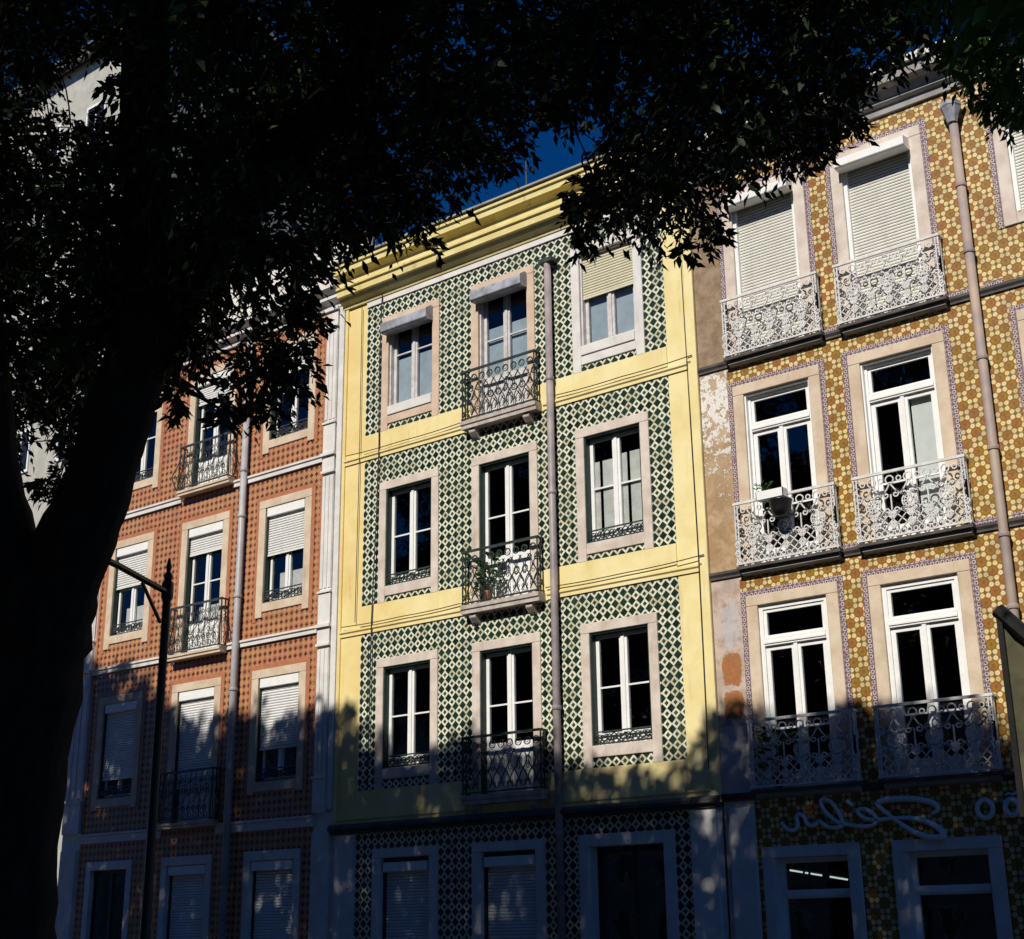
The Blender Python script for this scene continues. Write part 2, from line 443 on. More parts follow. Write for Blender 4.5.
# ------------------------------------------------------------------ facade pieces
def wall(parent, xs, zs, fn, names, t=.34):
    """front faces at y = 0 over a grid of cells; fn -> key or None for an opening; jambs where a cell borders an opening"""
    xs = sorted(set(round(v, 4) for v in xs)); zs = sorted(set(round(v, 4) for v in zs))
    g = {}
    for i in range(len(xs)-1):
        for j in range(len(zs)-1):
            g[i, j] = fn((xs[i]+xs[i+1])/2, (zs[j]+zs[j+1])/2)
    out = {}
    for (i, j), k in g.items():
        if k is None: continue
        mb = out.setdefault(k, MB()); x0, x1, z0, z1 = xs[i], xs[i+1], zs[j], zs[j+1]
        mb.quad((x0, 0, z0), (x1, 0, z0), (x1, 0, z1), (x0, 0, z1))
        def void(a, b): return (a, b) in g and g[a, b] is None
        if void(i-1, j): mb.quad((x0, t, z0), (x0, 0, z0), (x0, 0, z1), (x0, t, z1))
        if void(i+1, j): mb.quad((x1, 0, z0), (x1, t, z0), (x1, t, z1), (x1, 0, z1))
        if void(i, j-1): mb.quad((x0, 0, z0), (x0, t, z0), (x1, t, z0), (x1, 0, z0))
        if void(i, j+1): mb.quad((x0, 0, z1), (x1, 0, z1), (x1, t, z1), (x0, t, z1))
    for k, mb in out.items(): mb.build(names[k][0], names[k][1], parent)
def frame(mb, x0, x1, z0, z1, y0, y1, ws, wt, wb):
    mb.box(x0, x0+ws, y0, y1, z0, z1); mb.box(x1-ws, x1, y0, y1, z0, z1)
    if wt: mb.box(x0+ws, x1-ws, y0+.001, y1-.001, z1-wt, z1)
    if wb: mb.box(x0+ws, x1-ws, y0+.001, y1-.001, z0, z0+wb)
def surround(win, cx, ho, hi, zt, zto, zb, zsill, zbot, mat, legs=True, proud=.03, din=.2):
    """stone jambs, lintel and sill; zt top, zto opening top, zb opening bottom, zsill underside of sill, zbot foot of the jambs"""
    mb = MB()
    foot = zbot if legs else zsill
    mb.box(cx-ho, cx-hi, -proud, din, foot, zto); mb.box(cx+hi, cx+ho, -proud, din, foot, zto)
    mb.box(cx-ho, cx+ho, -proud-.002, din, zto, zt)
    if zb > zsill+.01: mb.box(cx-hi, cx+hi, -proud+.004, din, zsill, zb)
    return mb.build('surround', mat, win, bevel=.008)
def panes(win, rects, y):
    for (x0, x1, z0, z1) in rects:
        MB().box(x0, x1, y, y+.006, z0, z1).build('pane', 'window_glass', win)
def casements(cx, hw, z0, z1, y, barf, stile=.065, meet=.15, th=.05, rails=(.07, .09), solid=0):
    """two glazed leaves with one glazing bar each: returns mesh and pane rects"""
    mb = MB(); rects = []
    zb = z0+(z1-z0)*barf; h = meet/2
    for s in (-1, 1):
        xa, xb = (cx-hw, cx-h) if s < 0 else (cx+h, cx+hw)
        xo = xa if s < 0 else xb-stile
        mb.box(xo, xo+stile, y, y+th, z0, z1)
        ia, ib = (xa+stile, xb) if s < 0 else (xa, xb-stile)
        mb.box(ia, ib, y+.001, y+th-.001, z1-rails[0], z1); mb.box(ia, ib, y+.001, y+th-.001, z0, z0+rails[1])
        mb.box(ia, ib, y+.006, y+th-.006, zb-.014, zb+.014)
        zs = z0+rails[1]
        if solid:
            mb.box(ia, ib, y+.012, y+th-.012, zs, zs+solid); zs += solid
        rects += [(ia, ib, zs, zb-.014), (ia, ib, zb+.014, z1-rails[0])]
    mb.box(cx-h, cx-.004, y-.004, y+th-.004, z0, z1); mb.box(cx+.004, cx+h, y-.004, y+th-.004, z0, z1)
    mb.box(cx-meet*.2, cx+meet*.2, y-.026, y-.0045, z0, z1)
    return mb, rects
def shutter(win, cx, hw, z0, z1, y, mat, name='roller_shutter'):
    mb = MB(); z = z1; h = .052
    k = int((z1-z0)/h)
    for i in range(k):
        zz = math.floor(z1/h)*h-i*h
        if zz-h < z0: break
        mb.prism_x([(y+.012, zz-h), (y, zz-h+.008), (y-.006, zz-h*.5), (y, zz-.006), (y+.012, zz)], cx-hw, cx+hw)
    mb.box(cx-hw, cx+hw, y+.013, y+.022, z0, z1)
    mb.box(cx-hw, cx+hw, y-.01, y+.012, z0-.03, z0+.015)
    return mb.build(name, mat, win)
def spiral(cx, cz, r, a0, turns, n=14, inner=.25):
    return [(cx+(r*(1-(1-inner)*t/(n-1)))*math.cos(a0+turns*2*math.pi*t/(n-1)), cz+(r*(1-(1-inner)*t/(n-1)))*math.sin(a0+turns*2*math.pi*t/(n-1))) for t in range(n)]
def circ(cx, cz, r, n=14): return [(cx+r*math.cos(2*math.pi*t/n), cz+r*math.sin(2*math.pi*t/n)) for t in range(n+1)]

def rail_wave(w, h):
    """interlaced wavy bars with scroll circles along the top and the foot"""
    P = []; n = 9; d = w/n
    for i in range(n+1):
        for s in (-1, 1):
            pts = []
            for t in range(17):
                v = .05+(h*.74-.05)*t/16
                pts.append((min(max(i*d+s*d*.42*math.sin(math.pi*2.0*t/16+.3), .0), w), v))
            P.append((pts, .0105))
    for i in range(n):
        c = (i+.5)*d
        P.append((circ(c, h*.86, d*.34, 12), .010)); P.append((spiral(c, h*.86, d*.30, 0, 1.2, 10), .006))
        P.append((spiral(c-d*.2, .12, d*.22, 0, 1.3, 9), .007)); P.append((spiral(c+d*.2, .12, d*.22, math.pi, -1.3, 9), .007))
        P.append((circ(c, h*.40, d*.16, 8), .007))
    return P
def rail_rosette(w, h):
    """cast panel: row of loops on top, lozenge scrolls, three wheel rosettes, lozenge trellis and a ring foot"""
    P = []; n = 6; d = w/n; r = .013
    for i in range(n+1):
        c = i*d
        if 0 < i < n: P.append((circ(c, h*.90, d*.22, 10), r))
    for i in range(n):
        c = (i+.5)*d
        P.append((circ(c, h*.90, d*.13, 8), r*.9))
        P.append(([(c-d*.5, h*.84), (c-d*.28, h*.74), (c, h*.66), (c+d*.28, h*.74), (c+d*.5, h*.84)], r))
        for s in (-1, 1):
            P.append((spiral(c+s*d*.24, h*.655, d*.2, math.pi/2, s*1.2, 12), r))
            P.append((spiral(c+s*d*.25, h*.40, d*.19, -math.pi/2, -s*1.2, 12), r))
        for k in range(2):
            z0 = h*(.11+.15*k)
            P.append(([(c-d*.5, z0), (c, z0+h*.15), (c+d*.5, z0)], r)); P.append(([(c-d*.5, z0+h*.15), (c, z0), (c+d*.5, z0+h*.15)], r))
            for s in (-1, 1): P.append((spiral(c+s*d*.5, z0+h*.075, d*.16, 0 if s < 0 else math.pi, 1.1, 9), r*.85))
        P.append((circ(c, h*.055, d*.16, 8), r*.8)); P.append((circ(c+d*.33, h*.055, d*.12, 8), r*.8)); P.append((circ(c-d*.33, h*.055, d*.12, 8), r*.8))
        if i % 2 == 1:
            P.append(([(c+d*.5, h*.34), (c+d*.5, h*.66)], r)); 
    for q in (1/6., .5, 5/6.):
        c = w*q; z = h*.52
        P.append((circ(c, z, .115, 18), r)); P.append((circ(c, z, .085, 14), r*.6)); P.append((circ(c, z, .032, 8), r))
        for k in range(10):
            a = k*math.pi/5
            P.append(([(c+.03*math.cos(a), z+.03*math.sin(a)), (c+.11*math.cos(a), z+.11*math.sin(a))], r*.75))
        for k in range(4):
            a = math.pi/4+k*math.pi/2
            P.append(([(c+.115*math.cos(a), z+.115*math.sin(a)), (c+.20*math.cos(a), z+.19*math.sin(a))], r))
    for s in (.045, w-.045):
        P.append(([(s, .02), (s, h)], r*.9))
        for k in range(9): P.append(([(s-.035, h*k/9+.02), (s+.035, h*(k+.5)/9+.02), (s-.035, h*(k+1)/9)], r*.6))
    return P
def rail_scroll(w, h):
    """tall S scrolls between uprights with a denser foot row"""
    P = []; n = 10; d = w/n; r = .008
    for i in range(n+1): P.append(([(i*d, .02), (i*d, h)], r))
    for i in range(n):
        c = (i+.5)*d; s = 1 if i % 2 else -1
        P.append((spiral(c, h*.82, d*.42, -math.pi/2, s*1.4, 12), r)); P.append((spiral(c, h*.58, d*.4, math.pi/2, s*1.4, 12), r))
        P.append(([(c-s*d*.4, h*.30), (c, h*.42), (c+s*d*.4, h*.52), (c, h*.66), (c-s*d*.3, h*.74)], r))
        P.append((circ(c, h*.22, d*.36, 10), r)); P.append((spiral(c, h*.22, d*.3, 0, 1.2, 9), r*.8)); P.append((circ(c, h*.08, d*.3, 9), r))
    return P
def railing(slab, pat, x0, x1, z0, z1, d, mat, kind, bulge=None):
    """front panel at y = -d and two short end panels, with hand rail and corner posts"""
    w, h = x1-x0, z1-z0; mb = MB()
    def yy(v, dd): return -dd-(bulge(v) if bulge else 0)
    ft = .06
    for pts, r in pat(w, h-.06):
        mb.tube([(x0+u, yy((v+.03)/h, d), z0+.03+v) for u, v in pts], r, 4)
    nend = max(1, round(d/.14))
    for xe, sgn in ((x0, -1), (x1, 1)):
        for pts, r in pat(w, h-.06):
            us = [u for u, v in pts]
            if max(us) > d*.96: continue
            mb.tube([(xe+sgn*(bulge((v+.03)/h) if bulge else 0), -d+.01+u, z0+.03+v) for u, v in pts], r, 4)
        for q in ([0, .5] if d > .14 else [0]):
            ps = [(xe+sgn*(bulge(v/8) if bulge else 0)*(1 if q == 0 else 1), -d*(1-q)-(bulge(v/8) if bulge and q == 0 else 0), z0+h*v/8) for v in range(9)]
            mb.tube(ps, .013, 4)
    rb = bulge(1) if bulge else 0
    for z, r in ((z1, .02), (z0+.03, .013)):
        bb = bulge((z-z0)/h) if bulge else 0
        for y0, xe, sg in ((0, x0, -1), (0, x1, 1)):
            mb.box(xe-r, xe+r, -d+r*.9, 0, z-r*.8, z+r*.8)
        mb.box(x0-.025, x1+.025, -d-r-bb, -d+r-bb, z-r, z+r)
    return mb.build('railing', mat, slab)
def guard(win, cx, hw, z0, z1, y, mat='iron_green'):
    """low cast guard panel across the foot of a window"""
    mb = MB(); h = z1-z0
    frame(mb, cx-hw, cx+hw, z0, z1, y-.012, y+.012, .02, .022, .022)
    n = 6; d = (2*hw-.04)/n
    for i in range(n):
        c = cx-hw+.02+(i+.5)*d; z = (z0+z1)/2; s = 1 if i % 2 else -1
        for pts in (circ(c, z, h*.24, 9), spiral(c-d*.3, z+s*h*.1, d*.22, 0, 1.2, 9), spiral(c+d*.3, z-s*h*.1, d*.22, math.pi, 1.2, 9), [(c-d*.5, z-s*h*.32), (c, z), (c+d*.5, z+s*h*.32)]):
            mb.tube([(u, y, v) for u, v in pts], .011, 4)
    return mb.build('guard_rail', mat, win)
def balcony(b, x0, x1, ztop, th, d, smat, pat, rmat, zr, brackets=None, bulge=None, moulded=True):
    mb = MB()
    if moulded:
        mb.prism_x([(.05, ztop), (-d-.03, ztop), (-d-.03, ztop-th*.45), (-d-.005, ztop-th*.6), (-d-.005, ztop-th), (.05, ztop-th)], x0-.03, x1+.03)
    else:
        mb.box(x0-.03, x1+.03, -d-.012, .05, ztop-.04, ztop)
    sl = mb.build('balcony', smat, b)
    if not moulded: MB().prism_x([(.02, ztop-.0405), (-.10, ztop-.0405), (-.11, ztop-.07), (-.11, ztop-.1), (-.06, ztop-.125), (.02, ztop-.125)], x0+.02, x1-.02).build('corbel_moulding', 'grey_stone', sl)
    railing(sl, pat, x0, x1, ztop+.012, zr, d, rmat, '', bulge)
    for bx in (brackets or []):
        MB().prism_x([(.02, ztop-th-.002), (-d*.8, ztop-th-.002), (-d*.8, ztop-th-.07), (-d*.35, ztop-th-.15), (.02, ztop-th-.2)], bx-.07, bx+.07).build('bracket', smat, sl, bevel=.01)
    return sl
def pipe(b, x, z0, z1, r, mat, joints=(), y=-.11, hopper=False):
    mb = MB(); mb.tube([(x, y, z0), (x, y, (z0+z1)/2), (x, y, z1)], r, 14)
    o = mb.build('drainpipe', mat, b, smooth=True)
    jb = MB()
    for z in joints:
        jb.mark(); jb.lathe([(r*1.22, z-.03), (r*1.28, z), (r*1.22, z+.03)], x, y, 14); jb.box(x-r*.3, x+r*.3, y+r, .02, z-.015, z+.015)
    jb.build_each('pipe_collar', mat, o)
    if hopper:
        hb = MB(); hb.lathe([(r*1.1, z1-.02), (r*1.4, z1+.05), (r*2.2, z1+.22), (r*2.4, z1+.24), (r*2.4, z1+.30), (r*2.1, z1+.30), (r*1.9, z1+.24)], x, y-.03, 8)
        hb.build('hopper_head', 'box_metal', o)
    return o
def shell(b, x0, x1, ztop, floors, depth=9):
    """side walls, back, roof, floors and a dark partition behind the rooms"""
    mb = MB()
    mb.box(x0, x0+.2, .36, depth, 0, ztop); mb.box(x1-.2, x1, .36, depth, 0, ztop); mb.box(x0+.2, x1-.2, depth-.2, depth, 0, ztop)
    mb.build('side_wall', 'pale_render', b)
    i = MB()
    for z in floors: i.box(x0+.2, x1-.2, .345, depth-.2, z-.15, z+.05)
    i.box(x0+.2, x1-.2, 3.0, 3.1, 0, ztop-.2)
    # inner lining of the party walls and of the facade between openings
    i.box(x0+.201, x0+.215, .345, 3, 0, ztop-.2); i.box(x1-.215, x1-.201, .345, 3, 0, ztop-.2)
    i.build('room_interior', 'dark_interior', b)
    rf = MB(); ym = depth/2
    rf.prism_x([(.1, ztop), (ym, ztop+1.5), (depth, ztop)], x0, x1); rf.build('roof', 'roof_tile', b)

# ================================================================== yellow building
YB = thing('tiled_building', (-15.13, 0, 0), 'yellow plastered building with green and cream diamond tiles, between the rust and ochre facades', 'building')
YX = [-17.42, -15.12, -12.785]
yh = [6.53, 9.95, 13.40]; ybot = [4.53, 7.89, 11.48]; yleg = [4.18, 7.59, 11.0]; yband = [(3.6, 4.18), (7.06, 7.59), (10.49, 11.0)]
ydoor = [3.90, 7.18, 10.63]
def yfn(x, z):
    for c in YX:
        for f in range(3):
            bot = ydoor[f] if c == YX[1] else ybot[f]-.04
            if abs(x-c) < .63 and bot < z < yh[f]-.08: return None
        w = .75 if c == YX[2] else .63
        if abs(x-c) < w and z < 3.06: return None
    if z < 3.5: return 't0' if -18.62 < x < -11.6 else ('st' if x < -15 else 'st2')
    if x < -18.6 or x > -11.61: return 'p'
    for a, b_ in yband:
        if a-.001 < z < b_+.001: return 'p'
    if z > 13.75: return 'p'
    return 't'
xs = [-19.2, -18.62, -18.6, -11.61, -11.6, -11.05]+[c+s*w for c in YX for s in (-1, 1) for w in (.63, .75)]
zs = [0, 3.06, 3.5, 13.75, 14.1]+[v for a in yband for v in a]+[h-.08 for h in yh]+[v-.04 for v in ybot]+ydoor
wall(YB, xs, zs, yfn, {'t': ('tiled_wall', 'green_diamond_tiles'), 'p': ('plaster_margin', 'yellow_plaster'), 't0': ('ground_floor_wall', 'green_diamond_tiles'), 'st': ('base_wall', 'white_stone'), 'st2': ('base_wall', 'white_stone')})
shell(YB, -19.18, -11.07, 14.5, [3.7, 7.0, 10.4, 13.8])
# raised plaster margins, band mouldings, pilasters
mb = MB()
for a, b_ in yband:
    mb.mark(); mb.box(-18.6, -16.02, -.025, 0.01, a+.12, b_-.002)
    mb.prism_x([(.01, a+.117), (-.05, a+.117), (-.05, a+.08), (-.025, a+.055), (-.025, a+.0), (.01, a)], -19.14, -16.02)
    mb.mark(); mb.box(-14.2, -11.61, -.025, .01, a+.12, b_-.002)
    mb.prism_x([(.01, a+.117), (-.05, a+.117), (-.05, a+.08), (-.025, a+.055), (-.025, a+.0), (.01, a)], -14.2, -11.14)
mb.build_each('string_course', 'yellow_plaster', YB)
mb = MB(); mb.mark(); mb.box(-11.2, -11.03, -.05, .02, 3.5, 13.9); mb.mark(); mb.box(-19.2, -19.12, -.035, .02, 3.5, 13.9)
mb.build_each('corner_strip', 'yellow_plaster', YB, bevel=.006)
mb = MB(); mb.mark(); mb.box(-19.1, -18.63, -.06, .02, .1, 3.42); mb.mark(); mb.box(-11.59, -11.13, -.06, .02, .1, 3.42)
mb.build_each('pilaster', 'white_stone', YB, bevel=.01)
mb = MB(); mb.prism_x([(.02, 3.6), (-.12, 3.6), (-.16, 3.55), (-.16, 3.5), (-.09, 3.47), (-.09, 3.43), (.02, 3.43)], -19.2, -11.05)
mb.build('ground_cornice', 'dark_slab', YB)
MB().box(-18.6, -11.61, -.03, .01, 13.752, 13.87).build('frieze_band', 'white_stone', YB)
mb = MB(); mb.prism_x([(.2, 13.872), (-.05, 13.872), (-.07, 13.93), (-.16, 13.99), (-.2, 14.06), (-.26, 14.07), (-.26, 14.2), (-.3, 14.22), (-.3, 14.26), (-.2, 14.27), (-.2, 14.46), (-.25, 14.5), (-.36, 14.53), (-.36, 14.64), (-.4, 14.66), (-.4, 14.71), (.2, 14.75)], -19.24, -11.03)
mb.build('cornice', 'cornice_plaster', YB)
MB().box(-19.24, -11.03, -.44, -.1, 14.752, 14.79).build('roof_edge', 'grey_stone', YB)

def y_window(c, f, door=False, railed=True):
    zt = yh[f]; zto = zt-.165; zb = ydoor[f]+.02 if door else ybot[f]
    hi = .575
    old = f == 2
    y0 = .115
    lining = MB()
    for s in (-1, 1):
        xa = c+s*hi; lining.box(min(xa, xa-s*.03), max(xa, xa-s*.03), .0 if not old else .03, .2, zb, zto)
    lining.box(c-hi+.03, c+hi-.03, .0 if not old else .03, .2, zto-.03, zto)
    if door:
        mb, rc = casements(c, hi-.035, zb, zto-.035, y0, .62, rails=(.06, .1), solid=.75)
    else:
        mb, rc = casements(c, hi-.035, zb+(.0 if not old else .01), zto-.035, y0, .52 if not old else .63, rails=(.06, .20 if railed and not old else .07))
    win = mb.build('window', 'old_white_paint' if old else 'white_paint', YB)
    panes(win, rc, y0+.022)
    lining.build('lining', 'green_paint' if not old else 'old_white_paint', win)
    smat = {0: 'rosy_stone', 1: 'rosy_stone', 2: 'white_stone'}[YX.index(c)] if old else 'pink_stone'
    if door:
        surround(win, c, .75, hi, zt, zto, zb, zb-.02, zb-.02, smat)
    else:
        surround(win, c, .75, hi, zt, zto, zb, ybot[f]-(.19 if f != 2 else .36), yleg[f]-.01, smat)
        if f == 2:
            MB().box(c-hi+.01, c+hi-.01, -.05, .02, zb-.19, zb-.01).build('sill', 'white_stone', win, bevel=.008)
        elif railed:
            guard(win, c, hi-.005, zb+.015, zb+.225, .03)
    return win
for f in range(3):
    for c in YX:
        w = y_window(c, f, c == YX[1])
        if f == 2 and c != YX[2]:
            bx = MB(); zt = yh[2]-.13; bx.prism_x([(.04, zt-.01), (-.10, zt-.01), (-.23, zt-.10), (-.23, zt-.27), (-.19, zt-.30), (.04, zt-.28)], c-.6, c+.6)
            bx.build('shutter_box', 'box_metal', w, bevel=.01)
            MB().box(c-.5, c+.5, .19, .2, ybot[2]-.1 if c == YX[0] else 11.3, 12.5).build('curtain', 'curtain_blue', w)
        if f == 2 and c == YX[2]:
            shutter(w, c, .55, 12.42, 13.2, .07, 'shutter_yellow')
            MB().box(c-.54, c+.54, .19, .2, 11.5, 12.6).build('curtain', 'curtain_blue', w)
        if f == 1 and c == YX[2]:
            q = MB()
            for a, b_ in ((-.53, -.36), (-.30, -.02), (.10, .2), (.26, .53)):
                q.box(c+a-.02, c+b_-.02, .165, .175, 7.9, 9.35 if a < -.2 else 9.4)
            q.build('curtain', 'curtain_white', w)
    d = .18
    zt = ydoor[f]; 
    balcony(YB, -15.95, -14.28, zt, .15, d, 'slab_stone', rail_wave, 'iron_green', zt+.97, brackets=(-15.75, -14.5))
# ground floor openings
for c, ho, hi, kind in ((YX[0], .77, .57, 's'), (YX[1], .77, .57, 's'), (YX[2], .895, .69, 'd')):
    if kind == 's':
        fr = MB(); frame(fr, c-hi, c+hi, .12, 2.98, .06, .12, .05, .06, .05)
        w = fr.build('shop_door', 'green_paint', YB)
        surround(w, c, ho, hi, 3.14, 2.98, .12, .12, .12, 'white_stone')
        MB().box(c-hi+.05, c+hi-.05, -.01, .14, 2.74, 2.9).build('shutter_box', 'white_paint', w, bevel=.006)
        shutter(w, c, hi-.055, .2, 2.74, .1, 'shutter_white')
    else:
        fr = MB(); frame(fr, c-hi, c+hi, .12, 2.965, .2, .26, .06, .08, .1); fr.box(c-.03, c+.03, .2, .255, .22, 2.885)
        w = fr.build('shop_door', 'green_paint', YB)
        surround(w, c, ho, hi, 3.155, 2.965, .12, .12, .12, 'white_stone')
        panes(w, [(c-hi+.06, c-.03, .22, 2.88), (c+.03, c+hi-.06, .22, 2.88)], .22)
pipe(YB, -13.98, .1, 13.28, .065, 'pipe_lead', (11.0, 8.9, 5.2, 3.2), y=-.12)
MB().box(-14.13, -13.83, -.2, 0.0, 13.25, 13.33).build('gutter_box', 'iron_dark', YB)
# cables along the bands and down the wall
mb = MB()
def cable(pts, r=.009):
    out = []; mb.mark()
    for (a, b_) in zip(pts, pts[1:]):
        for t in range(6):
            q = t/6; out.append(tuple(a[i]+(b_[i]-a[i])*q-(math.sin(math.pi*q)*.015 if i == 2 else 0) for i in range(3)))
    out.append(pts[-1]); mb.tube(out, r, 5)
cable([(-19.05, -.07, 10.68), (-17.6, -.07, 10.66), (-16.1, -.07, 10.68)]); cable([(-13.9, -.07, 10.68), (-12.5, -.07, 10.67), (-11.1, -.07, 10.69)])
cable([(-19.05, -.07, 7.25), (-17.5, -.07, 7.24), (-16.1, -.07, 7.27)]); cable([(-14.2, -.07, 7.26), (-12.6, -.07, 7.25), (-11.08, -.07, 7.30)])
cable([(-18.15, -.06, 14.0), (-18.2, -.06, 12.5), (-18.17, -.06, 10.7), (-18.2, -.06, 9.4), (-18.28, -.06, 7.3), (-18.3, -.06, 4.2)], .012)
cable([(-11.22, -.07, 13.6), (-11.2, -.07, 10.5), (-11.18, -.07, 7.3), (-11.2, -.07, 4.0)])
cable([(-18.72, -.05, 13.8), (-18.7, -.05, 10.7), (-18.72, -.05, 7.3)], .008)
mb.build_each('cable', 'cable_black', YB)

# ================================================================== ochre building (right)
RB = thing('tiled_building', (-5.9, 0, 0), 'ochre building with star rosette tiles and white filigree balconies, at the right', 'building')
RX = [-9.66, -7.665, -5.07, -3.07]
rh = [6.53, 9.96, 13.40]; rdoor = [3.62, 6.97, 10.42]
RXE = -1.75
def rfn(x, z):
    for i, c in enumerate(RX):
        for f in range(3):
            bot = rdoor[f] if not (i > 1 and f == 2) else 11.48
            if abs(x-c) < .63 and bot < z < rh[f]-.08: return None
        if abs(x-c) < .63 and z < 2.72: return None
    if x < -10.52: return 'pl'
    if x > -2.2: return 'pl2'
    return 't'
xs = [-11.02, -10.52, -2.2, RXE]+[c+s*.63 for c in RX for s in (-1, 1)]
zs = [0, 2.72, 14.0, 11.48]+rdoor+[h-.08 for h in rh]
wall(RB, xs, zs, rfn, {'t': ('tiled_wall', 'ochre_rosette_tiles'), 'pl': ('pilaster', 'peeling_stucco'), 'pl2': ('pilaster', 'peeling_stucco')})
shell(RB, -11.0, RXE-.02, 14.5, [3.5, 6.85, 10.3, 13.8])
bd = MB(); t = .012
for i, c in enumerate(RX):
    for f in range(3):
        zb = rdoor[f]+.07; zt = rh[f]
        if i > 1 and f == 2: zb = 11.28
        bd.box(c-.85, c-.765, -t, .003, zb, zt+.09); bd.box(c+.765, c+.85, -t, .003, zb, zt+.09); bd.box(c-.765, c+.765, -t, .003, zt+.005, zt+.09)
        if i > 1 and f == 2: bd.box(c-.765, c+.765, -t, .003, zb, zb+.08)
for z0 in (6.97, 10.42):
    for xa, xb in ((-6.78, -6.42), (-6.25, -5.95), (-8.8, -8.5)): bd.box(xa, xb, -t, .003, z0+.02, z0+.1)
bd.build('tile_border', 'purple_border_tiles', RB)
mb = MB()
for z0 in (3.53, 6.90, 10.35):
    mb.mark(); mb.prism_x([(.01, z0+.08), (-.06, z0+.08), (-.06, z0+.04), (-.03, z0), (-.03, z0-.03), (.01, z0-.03)], -11.02, RXE)
mb.build_each('string_course', 'dark_slab', RB)
mb = MB(); mb.box(-10.92, -10.5, -.06, .01, .1, 3.4); mb.build('base_pilaster', 'white_stone', RB, bevel=.01)
mb = MB(); mb.prism_x([(.2, 13.78), (-.05, 13.78), (-.06, 13.9), (-.14, 13.93), (-.14, 13.97)]+[(-.22, 14.08), (-.35, 14.12), (-.35, 14.26), (.2, 14.3)], -11.0, RXE)
mb.build('cornice', 'grey_stone', RB)
MB().box(-11.0, RXE, -.42, .1, 14.302, 14.42).build('roof_edge', 'white_stone', RB)
def r_window(i, f):
    c = RX[i]; zt = rh[f]; zto = zt-.165; zb = rdoor[f]+.02; hi = .57
    small = i > 1 and f == 2
    if f == 2:
        if small: zb = 11.45
        fr = MB(); frame(fr, c-hi, c+hi, zb, zto, .02, .1, .06, .06, .04)
        w = fr.build('window', 'white_paint', RB)
        surround(w, c, .76, hi, zt, zto, zb, zb-.17 if small else zb-.02, zb-.17 if small else zb-.02, 'pink_stone')
        shutter(w, c, hi-.06, zb+.04, zto-.05, .085, 'shutter_cream')
        bx = MB(); bx.prism_x([(.0, zto-.002), (-.24, zto-.06), (-.24, zto-.19), (-.21, zto-.21), (.0, zto-.2)], c-.585, c+.57)
        bx.build('shutter_box', 'white_paint', w, bevel=.008)
        return w
    y0 = .04 if f == 0 else .1
    fr = MB(); frame(fr, c-hi, c+hi, zb, zto, y0-.02, y0+.06, .065, .07, .04)
    if f == 1: frame(fr, c-hi, c+hi, zb, zto, .01, y0-.022, .025, .03, .0)
    zt0 = zto-.56
    fr.box(c-hi+.065, c+hi-.065, y0-.04, y0+.055, zt0-.07, zt0+.05)
    fr.box(c-hi+.065, c+hi-.065, y0-.055, y0-.0405, zt0-.04, zt0-.01)
    frame(fr, c-hi+.066, c+hi-.066, zt0+.051, zto-.071, y0, y0+.05, .05, .05, .04)
    mb, rc = casements(c, hi-.068, zb+.04, zt0-.071, y0, .40, stile=.07, meet=.15, solid=.12)
    fr.v, nv = fr.v+mb.v, len(fr.v); fr.f += [tuple(k+nv for k in q) for q in mb.f]
    w = fr.build('window', 'white_paint', RB)
    panes(w, rc+[(c-hi+.116, c+hi-.116, zt0+.091, zto-.121)], y0+.022)
    surround(w, c, .76, hi, zt, zto, zb, zb-.02, zb-.02, 'tan_stone' if not (i == 0 and f == 1) else 'tan_stone')
    if i == 1 and f == 1:
        MB().box(c+.08, c+.5, y0+.1, y0+.115, zb, zt0-.12).build('inner_shutter', 'white_paint', w)
    return w
for i in range(4):
    for f in range(3):
        r_window(i, f)
        c = RX[i]
        if not (i > 1 and f == 2):
            zt = rdoor[f]
            balcony(RB, c-.775 if i == 0 else c-.775, c+.895 if i < 2 else c+.775, zt, .11, .16, 'dark_slab', rail_rosette, 'iron_silver', zt+1.0, moulded=False)
    fr = MB(); c = RX[i]; hi = .57
    frame(fr, c-hi, c+hi, .12, 2.66, .14, .2, .07, .07, .08)
    fr.box(c-hi+.07, c+hi-.07, .12, .19, 2.1, 2.22); fr.box(c-hi+.07, c+hi-.07, .10, .118, 2.13, 2.16)
    w = fr.build('shop_door', 'white_paint' if i < 2 else 'green_paint', RB)
    panes(w, [(c-hi+.07, c+hi-.07, 2.22, 2.59), (c-hi+.07, c+hi-.07, .2, 2.1)], .16)
    surround(w, c, .76, hi, 2.82, 2.66, .12, .12, .12, 'white_stone')
pipe(RB, -6.345, .1, 13.16, .066, 'pipe_rust', (12.1, 11.02, 9.35, 8.0, 6.75, 5.75, 3.9), y=-.13, hopper=True)
